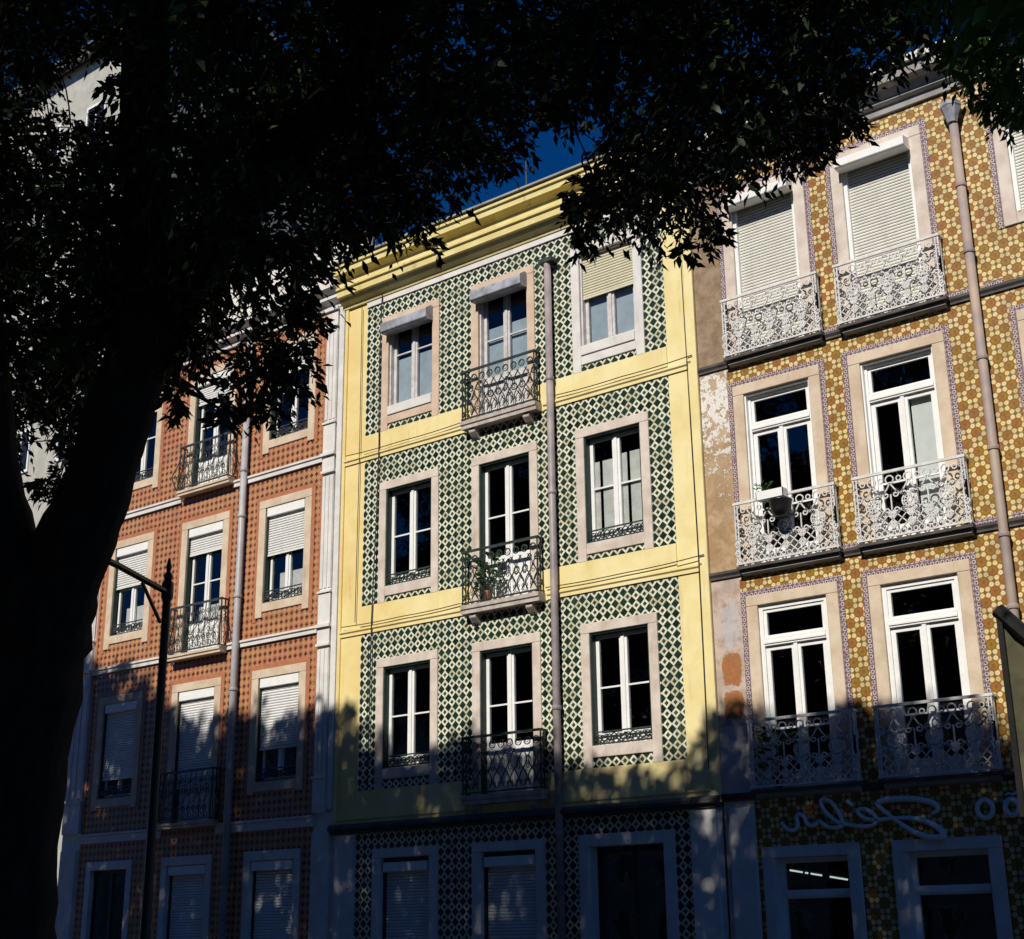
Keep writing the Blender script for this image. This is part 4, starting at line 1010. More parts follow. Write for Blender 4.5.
# ================================================================== trees (crowns as clumps of leafy twigs: x, y, z, radius in cm, 1 = fine leaves)
CL = {
'A': '''-498,-1250,790,46,1 -573,-1410,540,50,1 -620,-1354,798,64,1 -515,-1365,728,63,1 -576,-1089,855,60,1 -1112,-1203,834,54,1 -789,-1379,564,47,1 -555,-1249,830,68,1 -263,-1217,703,66,1 -830,-1450,692,57,1 -321,-994,834,57,1 -496,-1507,628,57,1 -564,-1348,747,53,1 -330,-1155,733,52,1 -833,-1329,917,65,1 -704,-1403,553,52,1 -696,-1286,742,58,1 -438,-1178,668,53,1 -439,-1362,642,56,1 -819,-1447,567,50,1 -1012,-1254,661,47,1 -646,-1446,556,42,1 -348,-1242,642,61,1 -562,-1255,711,64,1 -639,-1210,781,58,1 -756,-1192,841,61,1 -527,-1493,635,66,1 -288,-1258,666,56,1 -813,-1431,675,57,1 -598,-1177,752,52,1 -597,-1439,695,48,1 -1105,-1206,856,48,1 -811,-1250,669,68,1 -1010,-1242,1066,69,1 -623,-1276,670,65,1 -941,-1411,836,68,1 -732,-1465,787,53,1 -454,-1126,768,67,1 -582,-1351,611,45,1 -521,-1107,883,44,1 -1014,-1281,722,48,1 -1080,-1201,680,50,1 -526,-995,921,64,1 -686,-1333,713,69,1 -783,-1468,535,59,1 -1060,-1297,860,65,1 -365,-1160,778,48,1 -961,-1359,575,43,1 -823,-1457,553,56,1 -627,-1200,895,68,1 -917,-1433,856,53,1 -555,-1459,565,51,1 -443,-982,781,44,1 -1035,-1278,978,43,1 -1069,-1252,754,45,1 -563,-1037,972,62,1 -414,-1274,678,47,1 -699,-1491,722,43,1 -604,-1289,664,46,1 -1032,-1314,587,65,1 -500,-1165,851,59,1 -948,-1391,686,68,1 -1062,-1176,894,45,1 -975,-1394,904,65,1 -1158,-1230,1141,67,1 -906,-1387,677,45,1 -1146,-1136,948,51,1 -878,-1285,696,49,1 -372,-1147,696,47,1 -1109,-1174,659,49,1 -480,-1088,855,59,1 -504,-1069,703,49,1 -513,-996,963,59,1 -730,-1320,696,53,1 -786,-1494,804,54,1 -572,-964,786,70,1 -1076,-1331,755,57,1 -425,-1033,907,53,1 -973,-1341,534,43,1 -693,-1425,531,50,1 -659,-1439,581,60,1 -318,-853,875,49,1 -642,-1053,888,46,1 -556,-1346,727,43,1 -1091,-1335,908,63,1 -756,-1086,786,45,1 -271,-1219,717,52,1 -578,-1348,688,56,1 -786,-1200,599,43,1 -614,-1010,864,43,1 -806,-1190,597,45,1 -899,-1307,887,27,1 -866,-1325,860,28,1 -1032,-1205,612,28,1 -719,-1232,651,28,1 -689,-1411,700,27,1 -500,-1162,650,29,1 -629,-1399,509,29,1 -698,-1083,802,37,1 -1067,-1213,629,28,1 -424,-907,860,40,1 -445,-877,833,27,1 -419,-916,828,27,1 -960,-1300,918,27,1 -573,-1066,700,27,1 -825,-1245,601,26,1 -736,-1225,628,26,1 -581,-1488,618,17,1 -541,-1349,566,15,1 -676,-1402,506,19,1 -342,-910,883,21,1 -724,-1319,605,24,1 -586,-1387,558,19,1 -330,-1008,792,20,1 -513,-916,804,18,1 -614,-1214,676,18,1 -402,-1002,740,21,1 -882,-1279,816,17,1 -1107,-1131,665,24,1 -1031,-1219,579,15,1 -758,-1200,673,21,1 -511,-1123,727,19,1 -726,-1232,617,16,1 -1075,-1255,953,16,1 -426,-1004,731,18,1 -523,-1170,726,15,1 -843,-1195,565,19,1 -1119,-1108,688,15,1 -1089,-1227,909,18,1 -631,-1283,626,26,1 -380,-1011,746,20,1 -839,-1258,581,18,1 -569,-1135,759,15,1 -534,-1120,693,16,1 -602,-1243,639,18,1 -368,-1026,757,17,1 -662,-1437,653,21,1 -621,-1114,763,16,1 -668,-1341,480,15,1 -380,-1061,697,15,1 -1099,-1190,555,15,1 -968,-1321,874,20,1 -426,-1092,691,22,1 -1136,-1166,570,16,1 -507,-994,697,16,1 -755,-1196,615,20,1 -971,-1281,837,16,1 -809,-1181,563,16,1 -723,-1343,521,12,1 -595,-1068,800,12,1 -496,-1005,683,11,1 -464,-915,778,11,1 -1071,-1188,574,10,1 -582,-1166,707,13,1 -606,-1131,728,11,1 -818,-1265,552,10,1 -559,-1238,654,10,1 -669,-1384,481,10,1 -766,-1239,541,12,1 -663,-1150,670,9,1 -521,-1145,735,9,1 -575,-1070,680,14,1 -487,-1059,647,10,1 -320,-1139,652,10,1 -861,-1234,560,9,1 -444,-1140,602,9,1 -776,-1252,552,10,1 -381,-932,827,9,1 -590,-1071,727,9,1 -749,-1189,621,9,1 -861,-1233,557,9,1 -372,-835,884,10,1 -677,-1144,683,10,1 -420,-1162,593,11,1 -498,-969,746,10,1 -1028,-1247,953,11,1 -398,-865,875,11,1 -564,-1242,643,9,1 -909,-1286,1320,88,0 -367,-1517,1255,112,0 -644,-1676,1100,118,0 -286,-1668,1724,92,0 -853,-1684,1567,103,0 -264,-1681,1595,94,0 -247,-1442,1232,87,0 -589,-1355,1399,101,0 -1101,-1843,1872,112,0 -816,-1668,1774,94,0 -655,-1460,1517,102,0 -1147,-1659,946,82,0 -624,-1466,1253,83,0 -530,-1779,1508,92,0 -1106,-1738,1042,88,0 -326,-1739,1614,87,0 -1112,-1837,1436,90,0 -675,-1385,944,91,0 -824,-2033,1562,88,0 -1097,-1728,1674,102,0 -252,-1693,1275,83,0 -1042,-1623,895,113,0 -337,-1658,1575,106,0 -434,-1183,1192,85,0 -563,-1043,1184,108,0 -643,-1469,1365,96,0 -720,-997,1155,94,1 -437,-1659,1675,97,0 -763,-1547,1141,104,0 -876,-1383,1092,113,0 -764,-1392,1049,96,0 -760,-1278,1163,81,0 -1070,-1708,1568,114,0 -727,-1730,1716,120,0 -1178,-1793,1539,116,0 -450,-1777,956,119,0 -998,-1578,1598,82,0 -506,-1809,1643,80,0 -792,-1052,1261,89,0 -384,-1678,972,102,0 -504,-1042,1193,117,0 -597,-1800,1355,98,0 -759,-1574,1554,107,0 -713,-1614,1598,100,0 -302,-985,1155,119,0 -591,-1345,1019,95,0 -489,-1432,923,81,0 -658,-1582,1281,82,0 -519,-1571,1501,103,0 -869,-1215,1360,114,0 -658,-1724,1541,97,0 -714,-1466,1252,92,0 -1045,-1243,1213,111,1 -326,-1311,1061,93,0 -822,-1621,1054,99,0 -1070,-1636,1077,98,0 -602,-1763,1594,81,0 -1020,-1778,1447,104,0 -955,-1527,1334,91,0 -954,-1326,1374,87,0 -431,-1842,1741,115,0 -825,-1386,1294,112,0 -922,-1834,1394,87,0 -431,-986,1156,101,0 -760,-1709,1148,82,0 -575,-2026,1527,115,0 -1046,-1165,1287,101,0 -352,-1691,973,94,0 -791,-1698,1809,95,0 -374,-1464,1080,95,0 -950,-1704,1284,95,0 -941,-1490,813,84,1 -933,-1899,1779,90,0 -600,-1711,1810,86,0 -1027,-1518,1606,98,0 -477,-1442,1081,103,0 -810,-1708,1547,88,0 -738,-1577,1326,108,0 -704,-1822,1534,85,0 -374,-1180,969,119,0 -257,-1869,1254,88,0 -598,-1652,820,114,0 -1055,-1385,1144,89,0 -336,-1167,1049,115,0 -577,-1086,1280,91,0 -926,-1377,1107,88,0 -1143,-1469,675,113,0 -394,-1820,1172,103,0 -516,-2017,989,101,0 -293,-1191,1399,49,0 -533,-1685,1828,49,0 -948,-1723,1810,69,0 -597,-1229,1442,65,0 -555,-1248,907,61,1 -274,-1325,713,66,1 -701,-1558,1710,59,0 -613,-1684,1837,48,0 -950,-1425,1588,47,0 -387,-1442,1602,62,0 -1147,-1373,1343,54,0 -1057,-1871,1275,58,0 -677,-1160,1403,57,0 -692,-1691,1853,54,0 -775,-1100,1352,54,0 -960,-1639,1089,61,0 -1024,-1253,1222,47,0 -317,-1519,727,47,0 -305,-1242,892,61,0 -833,-1614,917,54,0 -624,-1677,971,62,0 -1065,-1385,1543,47,0 -369,-1149,1393,30,0 -831,-1419,1662,27,0 -973,-1121,1360,33,0 -965,-1244,1464,30,0 -473,-1261,1478,32,0 -890,-1492,1704,36,0 -944,-1036,1338,28,0 -444,-1463,1650,24,0 -267,-1726,973,28,0 -722,-1197,1474,32,0 -277,-1517,1706,30,0 -870,-1565,1796,24,0 -885,-1243,1534,22,0 -915,-1104,1425,24,0 -379,-1357,1559,26,0 -540,-1212,1457,27,0 -642,-1690,1892,29,0 -384,-1039,1301,26,0 -824,-1682,1895,24,0 -1119,-1005,1251,23,1 -718,-1292,1565,23,0 -267,-1660,1837,24,0 -494,-1535,1731,24,0 -619,-1361,1603,24,0 -641,-1414,1658,26,0 -555,-1602,1808,27,0 -611,-1415,1659,22,0 -917,-1373,1613,25,0 -500,-1707,1897,23,0 -362,-1192,1440,22,0 -950,-1635,1795,22,0''',
'C': '''-1304,-1165,656,51,1 -1260,-1146,688,44,1 -1196,-1205,1033,49,1 -1189,-1101,673,31,1 -1305,-1168,612,30,1 -1280,-1119,646,15,1 -1343,-1145,613,17,1 -1283,-1185,593,16,1 -1178,-1145,662,17,1 -1235,-1077,662,17,1 -1235,-1076,656,15,1 -1240,-1092,609,15,1 -1205,-1104,626,10,1 -1165,-1134,598,13,1 -1244,-1079,626,10,1 -1611,-1704,1594,100,0 -1417,-1726,1223,93,0 -1380,-1281,985,82,0 -2089,-1430,1092,95,0 -1510,-1568,1348,106,0 -1920,-1350,1544,90,0 -2076,-1097,1130,99,0 -2043,-1331,918,103,0 -1711,-1274,1520,83,0 -1693,-1258,1446,88,0 -1819,-1360,1192,96,0 -1866,-1876,1810,116,0 -1858,-1721,1068,104,0 -1725,-1245,1185,102,0 -1406,-1377,657,92,0 -2079,-1645,1254,113,0 -2037,-1090,733,116,0 -1383,-1333,729,87,0 -1889,-1572,1792,102,0 -2085,-1604,979,111,0 -2066,-1597,1793,105,0 -1459,-1358,1241,118,0 -1999,-1428,1580,96,0 -1791,-1627,1279,116,0 -1681,-1702,1452,84,0 -1224,-1608,1263,113,0 -1973,-1399,735,104,0 -1333,-1686,1739,118,0 -2061,-1560,1602,94,0 -1471,-1628,1490,114,0 -2010,-1564,1535,97,0 -1671,-1629,1240,85,0 -1434,-1464,981,91,0 -1858,-1511,1330,93,0 -1976,-1382,1081,100,0 -1827,-1441,1041,119,0 -1787,-1444,723,80,0 -1569,-1287,721,100,0 -1721,-1277,952,120,0 -1796,-1451,870,118,0 -1700,-1709,1858,118,0 -1582,-1766,1586,83,0 -1617,-1228,771,104,0 -1706,-1241,962,106,0 -1906,-1383,1342,109,0 -1419,-1860,1396,97,0 -1431,-1277,932,95,0 -1526,-1733,1339,101,0 -1906,-1383,622,116,0 -1759,-1146,1211,87,0 -1417,-1517,1436,81,0 -1446,-1525,1162,110,0 -1187,-1156,1300,99,1 -1985,-1457,1205,91,0 -1491,-1632,893,107,0 -1472,-1551,784,98,0 -1668,-1226,739,93,0 -1787,-1304,1355,97,0 -1452,-1334,1411,82,0 -1817,-1232,634,84,0 -1375,-1741,1775,96,0 -1589,-1216,1040,117,0 -1259,-1856,1632,108,0 -1348,-1649,1728,105,0 -1538,-1648,1736,98,0 -1825,-1102,1324,105,0 -1832,-1195,1343,94,0 -1681,-1770,950,85,0 -1938,-1369,1350,115,0 -1791,-1561,1393,115,0 -1700,-1209,1374,90,0 -1277,-1515,1464,83,0 -1668,-1652,860,89,0 -1871,-1273,929,103,0 -1313,-1545,1069,101,0 -1932,-1695,1376,90,0 -1993,-1831,1882,112,0 -1448,-1719,1727,118,0 -1584,-1677,1631,87,0 -1701,-1064,1131,101,1 -1280,-1498,809,93,0 -1355,-1815,1528,114,0 -1896,-1594,1031,89,0 -1956,-953,1267,90,1 -1231,-1629,860,110,0 -1999,-1148,1052,97,0 -1826,-1022,1346,89,1 -1337,-1234,1396,100,0 -1209,-1712,1210,119,0 -1970,-1634,1745,101,0 -1607,-1374,624,93,0 -1216,-1596,1513,99,0 -1285,-1391,1369,94,0 -1992,-980,880,115,0 -1306,-1736,1111,91,0 -1677,-1586,1374,103,0 -1556,-1520,1668,104,0 -1265,-1319,1418,90,0 -1796,-1240,751,87,0 -2017,-1302,633,102,0 -1964,-1539,1804,88,0 -1602,-1341,1136,91,0 -1699,-1291,644,94,0 -1366,-1520,1448,90,0 -1862,-1051,1101,94,0 -1865,-1533,1649,96,0 -1571,-1274,1219,104,0 -1533,-1683,1796,107,0 -2072,-1691,1513,105,0 -1470,-1277,712,91,0 -1606,-1165,877,98,0 -1604,-1256,924,83,0 -1223,-1689,1801,100,0 -1298,-1156,1369,87,1 -2007,-1305,1186,114,0 -1186,-1240,1381,103,0 -1381,-1631,1812,82,0 -1860,-1495,1757,91,0 -1564,-1180,1240,95,1 -1395,-1602,1788,82,0 -1794,-1395,1712,46,0 -2000,-1282,1597,54,0 -1230,-1491,1704,47,0 -1632,-1123,1401,58,1 -1534,-1253,1492,62,0 -1443,-1120,1409,58,1 -2051,-1271,1617,50,0 -1177,-1660,1447,66,0 -1766,-1166,1518,46,0 -1728,-1084,1398,51,0 -1745,-1460,1367,51,0 -1963,-1545,1859,47,0 -1837,-1089,1462,47,0 -1934,-966,1379,29,0 -1943,-1049,1449,33,0 -1856,-1313,1662,33,0 -1299,-1646,1845,23,0 -1699,-1575,1875,22,0 -1692,-1550,1853,25,0 -1835,-1461,1788,37,0 -1507,-1304,1565,29,0 -2071,-1415,1779,24,0 -1377,-1161,1444,27,0 -1699,-1215,1549,24,0 -1954,-1323,1691,30,0 -1964,-1180,1570,24,0 -2023,-1116,1516,28,0 -1583,-1546,1800,22,0 -1687,-1448,1777,23,0 -1733,-1476,1810,25,0 -1601,-1555,1808,24,0 -1255,-1674,1878,26,0 -1360,-1213,1488,26,0 -1216,-1099,1361,22,0 -1486,-1522,1760,26,0 -1657,-1585,1883,22,0 -1748,-1009,1415,22,1''',
'D': '''-2696,-1449,818,89,0 -2775,-1102,894,87,0 -2414,-1540,1195,100,0 -2094,-1251,1130,80,0 -2226,-1876,1699,81,0 -2464,-1610,1074,115,0 -2380,-1066,933,99,0 -2227,-1588,1136,117,0 -2360,-1777,1056,115,0 -2440,-1278,623,115,0 -2296,-1881,1584,98,0 -2665,-1675,1009,80,0 -2489,-1572,1292,116,0 -2395,-1030,1173,118,0 -2158,-1440,740,101,0 -2719,-1502,1433,120,0 -2220,-1565,1666,107,0 -2111,-1204,681,104,0 -2599,-1005,892,98,0 -2377,-1301,772,118,0 -2355,-1457,645,87,0 -2351,-991,1329,103,0 -2740,-1496,1157,117,0 -2299,-1358,860,120,0 -2440,-1563,1684,119,0 -2508,-1508,1358,116,0 -2210,-999,747,86,0 -2686,-1450,1149,112,0 -2486,-1878,1401,95,0 -2684,-1895,1706,110,0 -2787,-1512,1741,112,0 -2134,-1255,1003,82,0 -2614,-1534,1660,103,0 -2661,-1200,1337,83,0 -2320,-993,1271,96,0 -2438,-1790,1857,103,0 -2554,-1534,1539,104,0 -2577,-1017,1182,94,0 -2234,-1820,1732,92,0 -2744,-1748,1801,81,0 -2453,-1190,1238,106,0 -2646,-1167,1459,91,0 -2153,-1115,1405,82,0 -2281,-1200,1127,103,0 -2231,-1132,1420,83,0 -2614,-1825,1306,89,0 -2733,-1190,1358,86,0 -2287,-1445,1375,93,0 -2186,-1666,1502,104,0 -2530,-1780,1068,100,0 -2646,-1098,791,117,0 -2628,-1150,1394,84,0 -2384,-1398,985,116,0 -2111,-1057,886,90,0 -2278,-1298,920,109,0 -2546,-1312,1682,83,0 -2700,-1424,1297,101,0 -2854,-1038,639,85,0 -2495,-1885,1797,112,0 -2557,-1302,1663,95,0 -2373,-1044,1365,91,0 -2534,-1537,852,103,0 -2646,-1452,930,90,0 -2308,-1008,844,115,0 -2341,-1133,1550,87,0 -2235,-1740,1355,91,0 -2536,-1164,1416,94,0 -2605,-1458,1466,119,0 -2682,-1838,1798,104,0 -2563,-1473,1068,91,0 -2687,-1228,1591,105,0 -2309,-1575,1655,103,0 -2763,-1328,1786,110,0 -2422,-1482,1086,108,0 -2706,-1667,1092,100,0 -2477,-1158,1521,99,0 -2219,-1073,1070,82,0 -2164,-1394,1211,117,0 -2482,-1761,1423,108,0 -2155,-1317,1306,81,0 -2502,-1053,1512,117,0 -2180,-1494,1486,99,0 -2436,-1379,1279,100,0 -2729,-1005,1422,106,0 -2184,-1536,1631,91,0 -2712,-1482,726,105,0 -2731,-1201,1558,120,0 -2510,-1351,865,84,0 -2613,-1114,1604,108,0 -2681,-1206,1022,115,0 -2813,-1190,1538,105,0 -2630,-1069,1556,98,0 -2474,-1039,1520,99,0 -2209,-1217,1541,103,0 -2664,-1611,855,90,0 -2121,-1347,1441,114,0 -2735,-1391,1569,98,0 -2367,-1301,1582,107,0 -2801,-1415,1319,85,0 -2469,-1220,1224,120,0 -2261,-1200,657,117,0 -2845,-1032,754,107,0 -2812,-1198,1235,120,0 -2748,-1796,1812,112,0 -2469,-1287,1760,83,0 -2745,-1030,1553,87,0 -2204,-1750,903,82,0 -2620,-1494,1256,119,0 -2213,-1191,1519,111,0 -2796,-1309,1779,104,0 -2744,-1821,1403,99,0 -2616,-1312,1782,86,0 -2767,-1589,807,81,0 -2094,-1250,1539,87,0 -2266,-1096,899,111,0 -2796,-1377,1817,104,0 -2805,-1317,1776,99,0 -2800,-1423,1226,85,0 -2406,-1380,1590,90,0 -2739,-1858,1595,81,0 -2324,-1467,1883,68,0 -2308,-1367,1799,55,0 -2334,-1323,1741,53,0 -2163,-1262,1639,46,0 -2252,-1479,1853,66,0 -2581,-986,1566,51,0 -2223,-1334,1700,45,0 -2687,-1376,1896,51,0 -2515,-1885,1037,62,0 -2253,-1405,1801,52,0 -2577,-1161,1744,27,0 -2138,-1084,1488,26,0 -2362,-1198,1705,23,0 -2141,-991,1420,26,0 -2215,-1173,1604,25,0 -2707,-1089,1672,34,0 -2768,-1226,1799,29,0 -2112,-985,1395,33,0 -2427,-1019,1574,27,0 -2613,-1330,1887,26,0 -2666,-1166,1748,30,0 -2532,-1267,1823,30,0 -2659,-1215,1789,29,0 -2082,-1051,1471,23,0 -2397,-1228,1761,22,0 -2400,-1139,1675,23,0 -2614,-1113,1703,27,0 -2520,-1136,1712,24,0 -2248,-1224,1667,23,0 -2630,-995,1603,25,0''',
'G': '''-89,-1510,427,30,1 -83,-1567,398,30,1 -124,-1470,489,30,1 -210,-1035,681,27,1 -261,-978,730,31,1 -287,-912,771,29,1 -256,-843,788,26,1 -78,-1566,386,22,1 -275,-893,775,23,1 -256,-866,772,26,1 -208,-1229,606,23,1 -283,-1018,747,17,1 -110,-1520,450,23,1 -288,-932,757,21,1 140,-1279,984,95,0 183,-1446,1045,108,0 67,-1613,1107,91,0 163,-1514,923,101,0 -26,-1522,1640,84,0 72,-1013,659,109,0 -179,-1075,1101,85,0 55,-1886,1538,105,0 -180,-1495,1377,111,0 93,-1726,1543,90,0 172,-1438,699,84,0 -198,-1153,1017,118,0 -70,-1064,851,87,0 109,-1058,1027,87,0 -226,-1241,952,116,0 -163,-1758,1249,97,0 167,-1687,1360,111,0 131,-1644,1533,106,0 -127,-1447,1256,101,0 164,-1597,1533,113,0 -201,-1131,1258,99,0 40,-1282,1326,90,0 182,-1363,1395,88,0 -66,-1450,1478,103,0 -205,-1390,1078,80,0 22,-1511,1251,83,0 87,-1685,1748,100,0 200,-1634,1724,81,0 -95,-958,772,102,0 116,-1822,1634,88,0 -33,-1400,1436,98,0 -84,-1179,749,83,0 -26,-1453,1591,96,0 -8,-1647,916,103,0 183,-1658,925,85,0 -78,-1721,1139,110,0 176,-1391,1219,91,0 -77,-1163,775,85,0 153,-1589,1357,93,0 233,-1797,1753,102,0 -164,-1537,1653,100,0 -35,-1529,1126,101,0 17,-977,1128,89,0 27,-1260,1418,91,0 99,-1561,1662,92,0 35,-1176,816,110,0 -59,-1146,1101,82,0 -280,-994,1073,112,0 -42,-1051,960,99,0 23,-1516,915,100,0 -15,-1389,807,119,0 195,-1526,1633,92,0 -95,-962,945,96,0 -160,-1284,728,91,1 -34,-1681,1795,91,0 -91,-1203,1269,104,0 -231,-1490,1643,52,0 228,-1762,1853,70,0 -196,-1096,1339,47,0 42,-1012,848,64,0 -71,-1557,839,51,0 59,-992,1261,46,0 -158,-1014,1279,47,0 119,-1414,1618,46,0 52,-1653,1830,25,0 -79,-1856,1133,33,0 -271,-989,1268,23,0 91,-1004,1291,30,0 -223,-1329,696,37,0 70,-1420,1644,30,0 124,-1098,1370,27,0 -10,-998,1285,25,0 -12,-1412,1636,29,0 -200,-1064,1342,25,0 159,-1699,1880,25,0 210,-1565,1766,23,0 -169,-1570,1771,24,0 -111,-1344,1579,24,0''',
'B': '''-241,-2409,1021,105,0 285,-2169,657,95,0 -320,-2203,1077,88,0 -260,-2417,1898,111,0 -430,-2204,628,92,0 159,-2338,1001,116,0 -364,-2460,1155,86,0 -494,-2322,1108,86,0 55,-2240,1298,85,0 -71,-2269,1673,109,0 123,-2158,648,108,0 236,-3030,1607,119,0 -593,-2111,1019,97,0 -298,-2009,642,101,0 11,-2709,1486,81,0 87,-3038,1685,95,0 170,-2487,938,90,0 203,-2443,1030,89,0 -249,-2283,895,110,0 118,-2117,1074,81,0 -479,-2852,1646,85,0 -138,-2929,1292,112,0 92,-2507,1504,88,0 -354,-2676,978,110,0 -168,-2506,1374,85,0 -139,-2425,1235,102,0 -446,-2949,1439,97,0 -413,-2045,1732,81,0 -357,-2656,1421,112,0 111,-2922,1686,108,0 243,-2585,1590,119,0 49,-2840,1226,101,0 82,-3076,1497,101,0 -407,-2301,1130,96,0 -140,-2702,1009,96,0 27,-2610,952,93,0 179,-2558,1717,93,0 -549,-2711,1767,97,0 -517,-2301,780,106,0 -490,-2276,1318,115,0 -285,-2384,830,117,0 207,-2751,1581,97,0 257,-2466,1319,95,0 -76,-2090,1661,98,0 290,-2274,1187,106,0 -9,-3069,1740,90,0 -527,-2373,1130,83,0 391,-2922,1226,94,0 -522,-2902,1589,108,0 -247,-2723,1548,84,0 272,-2576,1823,100,0 -74,-2961,1209,117,0 -28,-3004,1495,92,0 -376,-2734,1177,86,0 226,-2390,1395,114,0 330,-2417,1138,119,0 -454,-2321,967,96,0 342,-2715,1441,94,0 -447,-2226,936,111,0 320,-2559,1129,103,0 -534,-2176,644,99,0 -129,-2144,806,107,0 -425,-2099,679,109,0 -201,-2412,1734,91,0 -600,-2420,761,114,0 -156,-3090,1758,117,0 -161,-2984,1868,84,0 130,-3061,1513,81,0 69,-2836,1493,108,0 314,-2451,1027,119,0 -230,-2987,1891,95,0 114,-2807,1098,119,0 206,-2321,686,80,0 -566,-2593,917,94,0 -3,-2039,1588,103,0 84,-2302,661,112,0 -16,-3088,1486,100,0 93,-2583,1379,83,0 -408,-2005,649,108,0 -227,-2508,1226,120,0 -344,-2603,1686,118,0 -564,-2820,1499,85,0 297,-2966,1224,104,0 345,-2529,843,113,0 176,-2537,1339,94,0 171,-2998,1461,117,0 15,-3094,1892,45,0 -75,-2100,1069,54,0 -226,-2305,1333,57,0 -182,-2544,1596,59,0 119,-2980,1815,48,0 -131,-2199,1163,47,0 293,-2157,1117,52,0 -565,-2737,1659,63,0 -79,-2924,1778,46,0 1,-2709,1596,47,0 82,-2860,1894,25,0 -109,-2282,1253,29,0 -86,-2235,1444,24,0''',
'E': '''-918,-2717,1572,115,0 -1457,-2724,1548,101,0 -1182,-2404,1367,90,0 -1504,-2464,1148,115,0 -860,-2345,1167,117,0 -1194,-2892,1611,113,0 -1026,-2946,1786,112,0 -796,-2445,1092,91,0 -1092,-2479,861,106,0 -907,-2441,878,113,0 -1196,-2662,1335,107,0 -1584,-2888,1547,101,0 -1421,-2982,1497,108,0 -1193,-2255,671,117,0 -624,-2530,1063,116,0 -1053,-2396,820,93,0 -994,-2393,1057,110,0 -1324,-2959,1407,117,0 -1048,-2148,1610,94,0 -1003,-2825,1744,87,0 -1240,-2703,1191,87,0 -758,-2715,1260,80,0 -827,-2797,1690,99,0 -1016,-2092,672,83,0 -1123,-2894,1853,92,0 -703,-2611,1642,96,0 -705,-2597,1110,91,0 -723,-2323,949,81,0 -1128,-2217,868,89,0 -1219,-2780,1256,96,0 -1297,-2229,1899,112,0 -1326,-2588,1493,106,0 -1470,-2773,1090,112,0 -1241,-2271,1134,118,0 -1486,-2877,1178,105,0 -1539,-2996,1689,113,0 -774,-2891,1209,88,0 -613,-2685,1515,94,0 -669,-2286,1147,83,0 -1122,-2264,1578,84,0 -936,-2019,1090,86,0 -1063,-2327,1442,116,0 -931,-2414,846,108,0 -1422,-2332,1166,80,0 -1429,-2784,1469,90,0 -709,-2711,1377,118,0 -860,-2065,1810,94,0 -1360,-2487,1068,108,0 -1367,-2515,1451,118,0 -820,-2136,1740,80,0 -1001,-2908,1564,116,0 -1104,-2104,683,81,0 -605,-2594,1198,96,0 -684,-2817,1167,110,0 -681,-2412,814,82,0 -705,-2100,1770,109,0 -1400,-2064,1269,86,0 -1547,-2656,1561,119,0 -762,-2693,1582,84,0 -879,-2782,1387,102,0 -735,-2665,1588,87,0 -1092,-2478,1200,116,0 -1364,-2105,783,93,0 -1457,-2299,668,104,0 -762,-2473,1855,94,0 -1154,-2607,1169,97,0 -1372,-2476,1188,110,0 -1403,-2326,1041,117,0 -1408,-2151,653,114,0 -1432,-2479,1710,100,0 -1221,-2984,1278,120,0 -1572,-2193,1218,113,0 -1192,-2047,1654,94,0 -868,-2502,1030,88,0 -1001,-2413,1865,117,0 -681,-2627,1766,83,0 -1077,-2440,957,101,0 -1123,-2115,1862,102,0 -1319,-2003,1077,113,0 -775,-2097,957,108,0 -645,-2382,888,114,0 -785,-2878,1139,87,0 -756,-3090,1808,107,0 -936,-2735,1578,114,0 -1017,-2295,1175,117,0 -971,-2129,1754,81,0 -916,-2448,1604,119,0 -1544,-2462,1666,93,0 -670,-2138,1181,81,0 -1472,-2761,1250,86,0 -1314,-2250,627,116,0 -1081,-2484,1725,109,0 -1144,-2678,1109,87,0 -730,-2565,873,93,0 -1021,-2055,1791,89,0 -671,-2694,1682,83,0 -1001,-2340,683,101,0 -1504,-2317,1183,116,0 -1220,-2136,750,111,0 -876,-2379,1846,65,0 -739,-2571,989,66,0 -946,-2806,1078,51,0''',
